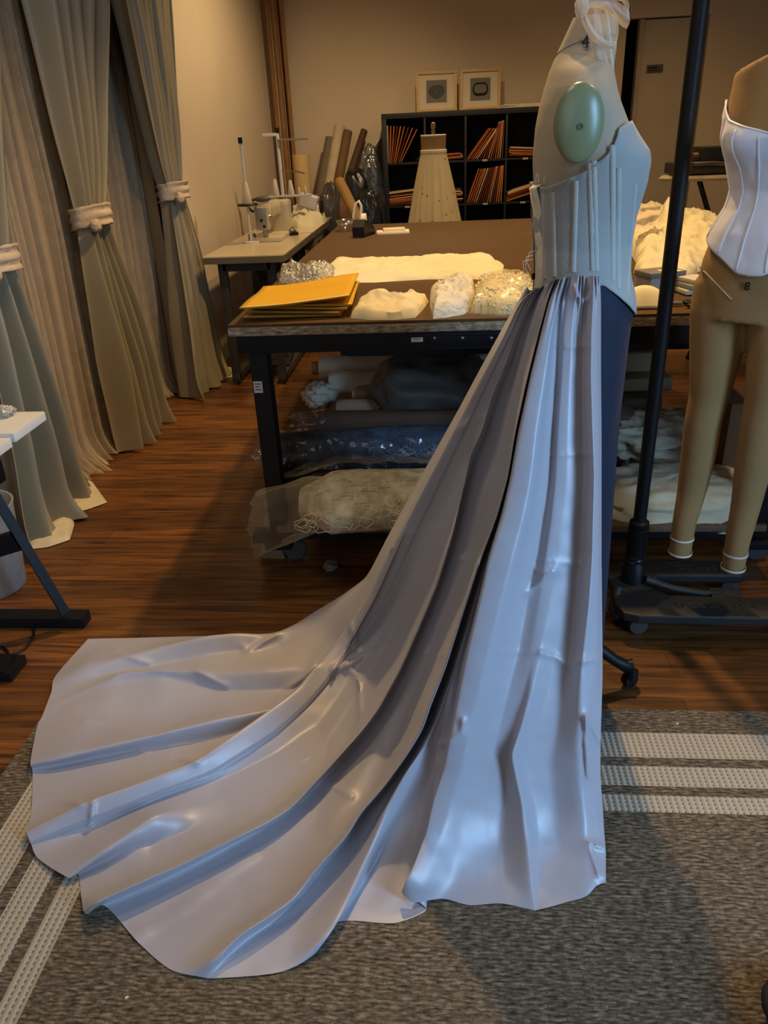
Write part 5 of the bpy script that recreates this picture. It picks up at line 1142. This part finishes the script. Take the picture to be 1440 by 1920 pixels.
MB().tube([hitlf(lerp(1312,1372,t), lerp(500,562,t)) + LF*.001 for t in np.linspace(0,1,14)], .0016, 6).build('style_tape', mat('tape_beige', (206,180,130), .8), lf)
MB().lathe([(.012,1.47),(.012,1.80)], LC, 12).build('hanging_rod', steel, lf)
# white satin corset on it
cs2 = thing('satin_corset', (LC.x, LC.y, 1.0), 'white satin boned corset with flared peplum on the tan leg form', 'corset')
sat2 = mat('corset_satin', (226,222,226), .34, var=.03, scale=6, sheen=.2)
def zt2(th): a = abs(((th+PI) % (2*PI))-PI); return float(np.interp(a, [0,.35,.8,1.25,1.7,2.4,PI],[1.305,1.318,1.335,1.375,1.352,1.30,1.28]))
def zb2(th): a = abs(((th+PI) % (2*PI))-PI); return float(np.interp(a, [0,.18,.5,.9,1.3,1.75,2.4,PI],[1.014,1.017,1.05,1.078,1.095,1.102,1.08,1.07]))
P = []
for i in range(60):
    row = []
    for k in range(120):
        th = 2*PI*k/120; t = i/59; z = lerp(zb2(th), zt2(th), t); a, b = tsec(z)
        bust = .022*math.exp(-((z-1.285)/.04)**2)*(math.exp(-((th-.55)/.35)**2)+math.exp(-((th-2*PI+.55)/.35)**2))
        o_ = .005 + max(0, 1.17-z)*.11*(1+.25*math.sin(th*6)) + bust + .0018*nz(th*5, z*30, 2)
        row.append(tpt(z, th, o_))
    P.append(row)
MB().grid(P, True).build('bodice', sat2, cs2, ang=0, solid=.002)
for th in (-1.45,-1.0,-.55,-.2,.2,.55,1.0,1.45):
    pts = []
    for t in np.linspace(.02,.97,30):
        z = lerp(zb2(th), zt2(th), t); bust = .022*math.exp(-((z-1.285)/.04)**2)*(math.exp(-((abs(th)-.55)/.35)**2))
        pts.append(tpt(z, th, .0055+max(0,1.17-z)*.11*(1+.25*math.sin(th*6))+bust))
    MB().tube(pts, .0028, 6).build('boning_channel', sat2, cs2, ang=0)
MB().tube([P[-1][k] for k in range(120)], .003, 6, closed=True).build('top_binding', sat2, cs2, ang=0)
# stand
SX, SYY = .553, 2.05
st = thing('form_stand', (.7, 2.0, 0), 'black cast-iron rolling stand with a tall pole that carries the leg form', 'stand')
MB().lathe([(.0185,.24),(.0185,1.86),(.001,1.86)], (SX, SYY, 0), 20).build('pole', blk, st)
MB().tube([(SX, SYY, 1.84),(LC.x, LC.y, 1.84),(LC.x, LC.y, 1.80)], .016, 12).build('top_arm', blk, st)
MB().lathe([(.001,.06),(.040,.06),(.036,.10),(.030,.15),(.026,.155),(.024,.27),(.028,.275),(.028,.29),(.02,.295),(.001,.295)], (SX, SYY, 0), 22).build('collar', blk, st)
MB().tube([(SX+.027*math.cos(t), SYY+.027*math.sin(t), .155+.115*t/(14*2*PI)) for t in np.linspace(0, 14*2*PI, 240)], .003, 5).build('spring', mat('dark_spring', (48,46,44), .35, .7), st)
iron = mat('cast_iron', (34,32,30), .55, var=.1, bump=.1, bscale=80)
def arm(poly, z0, z1): return MB().prism(poly, z0, z1)
bm_ = bmesh.new()
base_poly = [(.49,1.87),(.53,1.855),(.97,1.845),(1.0,1.86),(1.0,1.93),(.97,1.945),(.64,1.965),(.60,2.0),(.60,2.04),(.64,2.075),(.88,2.075),(.91,2.09),(.91,2.15),(.88,2.165),(.55,2.16),(.50,2.14),(.48,2.08),(.485,2.0),(.475,1.93)]
vs = [bm_.verts.new((x, y, .062)) for x, y in base_poly]; bm_.faces.new(vs)
r_ = bmesh.ops.extrude_face_region(bm_, geom=list(bm_.faces)); bmesh.ops.translate(bm_, verts=[v for v in r_['geom'] if isinstance(v, bmesh.types.BMVert)], vec=(0,0,.03))
bm_.verts.index_update(); mbb = MB().add([v.co.copy() for v in bm_.verts], [[v.index for v in f.verts] for f in bm_.faces]); bm_.free()
bo_ = mbb.build('cast_base', iron, st, smooth=False)
bv = bo_.modifiers.new('bevel', 'BEVEL'); bv.width = .006; bv.segments = 3; bv.limit_method = 'ANGLE'; bv.angle_limit = math.radians(50)
flip = Matrix.Rotation(PI, 4, 'Z')
raised = mat('raised_iron', (58,56,52), .5)
text('raised_lettering', 'WOLF', .036, raised, st, Matrix.Translation((.85,1.903,.0925)) @ rotz(PI-.02), .0015)
text('raised_lettering', 'MODEL', .036, raised, st, Matrix.Translation((.70,1.908,.0925)) @ rotz(PI-.02), .0015)
for wd, xx in (('FORM', .80), ('CO.', .72), ('INC.', .655)): text('raised_lettering', wd, .03, raised, st, Matrix.Translation((xx,2.12,.0925)) @ rotz(PI), .0015)
for x, y in ((.535,1.90),(.955,1.895),(.86,2.12),(.53,2.12)):
    cf = MB().box((x, y, .052), (.02,.026,.02), bev=.003).build('caster', steel, st)
    MB().lathe([(.001,-.011),(.024,-.010),(.028,-.004),(.028,.004),(.024,.010),(.001,.011)], (x+.008, y, .0285), 22, Matrix.Rotation(PI/2,4,'X')).build('caster_wheel', MATS['caster_grey'], cf)
pdl = MB().tube([(SX+.03,2.02,.11),(.66,2.01,.085),(.74,1.998,.075),(.83,1.99,.07)], .012, 10).build('pedal_lever', iron, st)
MB().box((.81,1.99,.078), (.09,.055,.012), rotz(-.05), .004).build('pedal_plate', mat('ribbed_pedal', (44,42,40), .5, bump=.6, bscale=90), pdl)
MB().tube([(SX-.02,2.02,.07),(SX-.06,1.98,.10),(SX-.075,1.95,.05),(SX-.06,1.93,.03)], .014, 10).build('release_hook', iron, st)

# ironing station by the door
iy = 4.9; ip = AY(1300, 330, iy)
ib = thing('ironing_board', (ip.x+.1, iy, 0), 'pale oval ironing board on dark legs by the door, right of the pole', 'ironing board')
bz = AY(1300, 332, iy).z; xa = AY(1236, 325, iy).x
MB().lathe([(.001,-.012),(.50,-.012),(.51,0),(.50,.012),(.001,.012)], (xa+.55, iy, bz), 48, sy=.42).build('board_top', mat('board_cover', (176,160,128), .8), ib, sx if False else True) if False else MB().lathe([(.001,-.014),(.53,-.014),(.55,0),(.53,.014),(.001,.014)], (xa+.55, iy, bz), 48, sy=.36).build('board_top', mat('board_cover', (176,160,128), .8), ib, ang=50)
for a, b in (((xa+.2,iy-.1),(xa+.62,iy-.15)),((xa+.62,iy-.1),(xa+.25,iy-.15)),((xa+.5,iy+.1),(xa+.9,iy+.12)),((xa+.85,iy+.1),(xa+.5,iy+.12))):
    MB().tube([(a[0],a[1],bz-.014),(b[0],b[1],.012)], .014, 10).build('leg', blk, ib)
pm = AY(1335, 318, iy); mm = thing('steam_press', (pm.x, iy, bz+.0145), 'dark grey steam pressing machine with a brown handle on the ironing board', 'press')
gm = mat('press_grey', (52,48,42), .5)
MB().box((pm.x+.02, iy, bz+.05), (.52,.22,.06), bev=.012).build('press_bed', gm, mm)
MB().box((pm.x+.08, iy+.02, bz+.12), (.34,.2,.07), bev=.01).build('press_head', mat('press_dark', (40,37,33), .45), mm)
hn = MB().tube([AY(1298,297,iy), AY(1345,292,iy)], .03, 14).build('handle', mat('brown_handle', (84,54,34), .5), mm)
MB().box(AY(1362,292,iy), (.10,.08,.05), bev=.008).build('handle_block', blkp, hn)
MB().tube([AY(1330,318,iy-.1), AY(1352,290,iy), AY(1378,276,iy+.05)], .004, 6).build('lever_wire', blk, mm)
MB().tube([AY(1300,308,iy-.12), AY(1340,306,iy-.12), AY(1370,308,iy-.12)], .012, 10).build('front_bar', steel, mm)

#@@LEFT DESK
wd_ = mat('desk_white', (214,208,196), .4, var=.02)
dk = thing('white_desk', (-1.5, 1.8, 0), 'white desk on a black steel leg at the left edge of the photo', 'desk')
MB().box((-1.07-.45, 1.785, .708), (.9,.165,.024), bev=.003).build('rear_leaf', wd_, dk)
MB().box((-1.075-.45, 1.56, .700), (.9,.27,.024), bev=.003).build('front_leaf', wd_, dk)
a = AY(-60, 845, 1.9); b = AY(122, 1148, 1.9)
a2 = AY(0, 945, 1.9)
d_ = (b-a2).normalized(); topz = .69; A_ = b - d_*((topz-b.z)/(-d_.z)) if d_.z else a2
lg = MB().tube([A_, b], .019, 4).build('slanted_leg', blk, dk, smooth=False)
fx1 = AZ(166, 1155, .02).x
MB().box((fx1-.35, 1.925, .018), (.70,.055,.036), bev=.004).build('foot_bar', blk, dk)
c_ = AY(36, 1022, 1.9); MB().box((c_.x-.2, 1.9, c_.z-.045), (.42,.03,.06), Matrix.Rotation(-.3,4,'Y'), .003).build('brace', blk, dk)
br_ = MB().box((AZ(6,868,.66).x-.05, 1.62, .655), (.13,.03,.06), bev=.01).build('bracket', blkp, dk)
pw = AZ(8, 775, .7205); tag(MB().blob((pw.x-.01, pw.y-.02, .7325), (.045,.03,.012), .5, 3, 3, ridge=True, flat=.95).build('crumpled_tissue', thin('tissue_film', (214,208,196), .6, .3, .3, .6, 40), ang=0), 'crumpled clear wrapper lying on the rear edge of the white desk', 'wrapper')
bn = AZ(32, 1125, 0); bcx, bcy = bn.x-.135, bn.y+.08
bi = thing('waste_bin', (bcx, bcy, 0), 'translucent plastic bin of scraps behind the foot of the white desk', 'bin')
MB().lathe([(.11,.0),(.115,.004),(.14,.30),(.144,.305),(.138,.305),(.112,.01),(.001,.01)], (bcx,bcy,0), 36).build('bin_wall', thin('bin_plastic', (196,192,186), .5, .3, .2), bi, ang=50)
MB().blob((bcx,bcy,.13), (.1,.1,.11), .35, 3, 5, ridge=True).build('scraps', mat('grey_scraps', (150,148,144), .9), bi, ang=0)
cpx = [(-40,1120),(0,1158),(28,1150),(50,1152),(64,1170),(64,1192),(48,1216),(22,1228),(2,1240),(-10,1225),(4,1210),(16,1222),(14,1236)]
C_ = [AZ(x, y, .006) for x, y in cpx]
xs_ = np.linspace(0, len(C_)-1, 90); sm_ = [Vector([float(np.interp(t, range(len(C_)), [p[a] for p in C_])) for a in range(3)]) for t in xs_]
for _ in range(4): sm_ = [sm_[0]] + [(sm_[i-1]+sm_[i]*2+sm_[i+1])/4 for i in range(1, len(sm_)-1)] + [sm_[-1]]
tag(MB().tube(sm_, .0035, 8).build('power_cable', blkp, ang=0), 'thin black cable looping over the floor beside the desk foot', 'cable')
pq = AZ(35, 1250, .02); pe = thing('foot_pedal', (pq.x-.08, pq.y, 0), 'black foot pedal on the wood floor at the left edge of the photo', 'pedal')
MB().box((pq.x-.08, pq.y, .015), (.16,.09,.03), bev=.006).build('pedal_body', blkp, pe); MB().box((pq.x-.085, pq.y-.005, .0335), (.13,.075,.012), Matrix.Rotation(.08,4,'X'), .004).build('pedal_plate', blkp, pe)
bq = AZ(1450, 1900, RZ); tag(MB().blob((bq.x+.075, bq.y-.03, RZ+.03), (.10,.09,.03), .06, 2, 2, e=.8, flat=.98).build('black_bag', mat('black_bag', (12,12,13), .7), ang=0), 'rounded corner of a black bag lying on the rug, bottom right corner', 'bag')

#@@LIGHTS
def lamp(name, kind, loc, energy, rgb, size=.3, target=None, spot=None, blend=.5, sy=None):
    l = bpy.data.lights.new(name, kind); l.energy = energy; l.color = rgb
    o = bpy.data.objects.new(name, l); col.objects.link(o); o.location = loc
    if kind == 'AREA':
        l.size = size
        if sy: l.shape = 'RECTANGLE'; l.size_y = sy
    elif kind in ('POINT','SPOT'): l.shadow_soft_size = size
    if kind == 'SPOT': l.spot_size = math.radians(spot); l.spot_blend = blend
    if target is not None: o.rotation_euler = (Vector(target)-Vector(loc)).to_track_quat('-Z', 'Y').to_euler()
    return o
WARM = (1, .66, .30)
lamp('ceiling_spot_table', 'SPOT', (.2, 3.05, 2.95), 230, WARM, .05, (.15, 2.9, 0), 120, .6)
lamp('ceiling_spot_wall', 'SPOT', (-.1, 5.2, 2.95), 150, (1,.73,.42), .06, (-.8, 5.6, .4), 130, .7)
lamp('ceiling_spot_right', 'SPOT', (1.5, 2.5, 2.95), 70, WARM, .06, (1.2, 2.2, 0), 120, .6)
lamp('fill_door', 'SPOT', (1.5, 5.3, 2.95), 75, WARM, .06, (1.4, 5.8, 0), 125, .7)  # added fill that lifts the door and the back right wall, not a fixture
lamp('ceiling_panel_dress', 'AREA', (-.6, 1.6, 3.05), 11.5, (1,.86,.68), .5, (-.45, 2.0, 0))
dl_ = lamp('daylight_window', 'AREA', (2.2, -.3, 1.4), 21, (.34,.62,1), .6, (.2, 1.2, .5), sy=2.2)
dl_.data.spread = math.radians(75)
lamp('soft_fill', 'AREA', (-1.5, -1.4, 2.0), 19, (.84,.88,1), 2.4, (0, 1.5, .4))
wd = bpy.data.worlds.new('world'); sc.world = wd; wd.use_nodes = True
wd.node_tree.nodes['Background'].inputs[0].default_value = (.66,.62,.58,1); wd.node_tree.nodes['Background'].inputs[1].default_value = .09
sc.view_settings.view_transform = 'Standard'; sc.view_settings.look = 'None'
sc.cycles.max_bounces = 8; sc.cycles.transparent_max_bounces = 24; sc.cycles.use_denoising = True
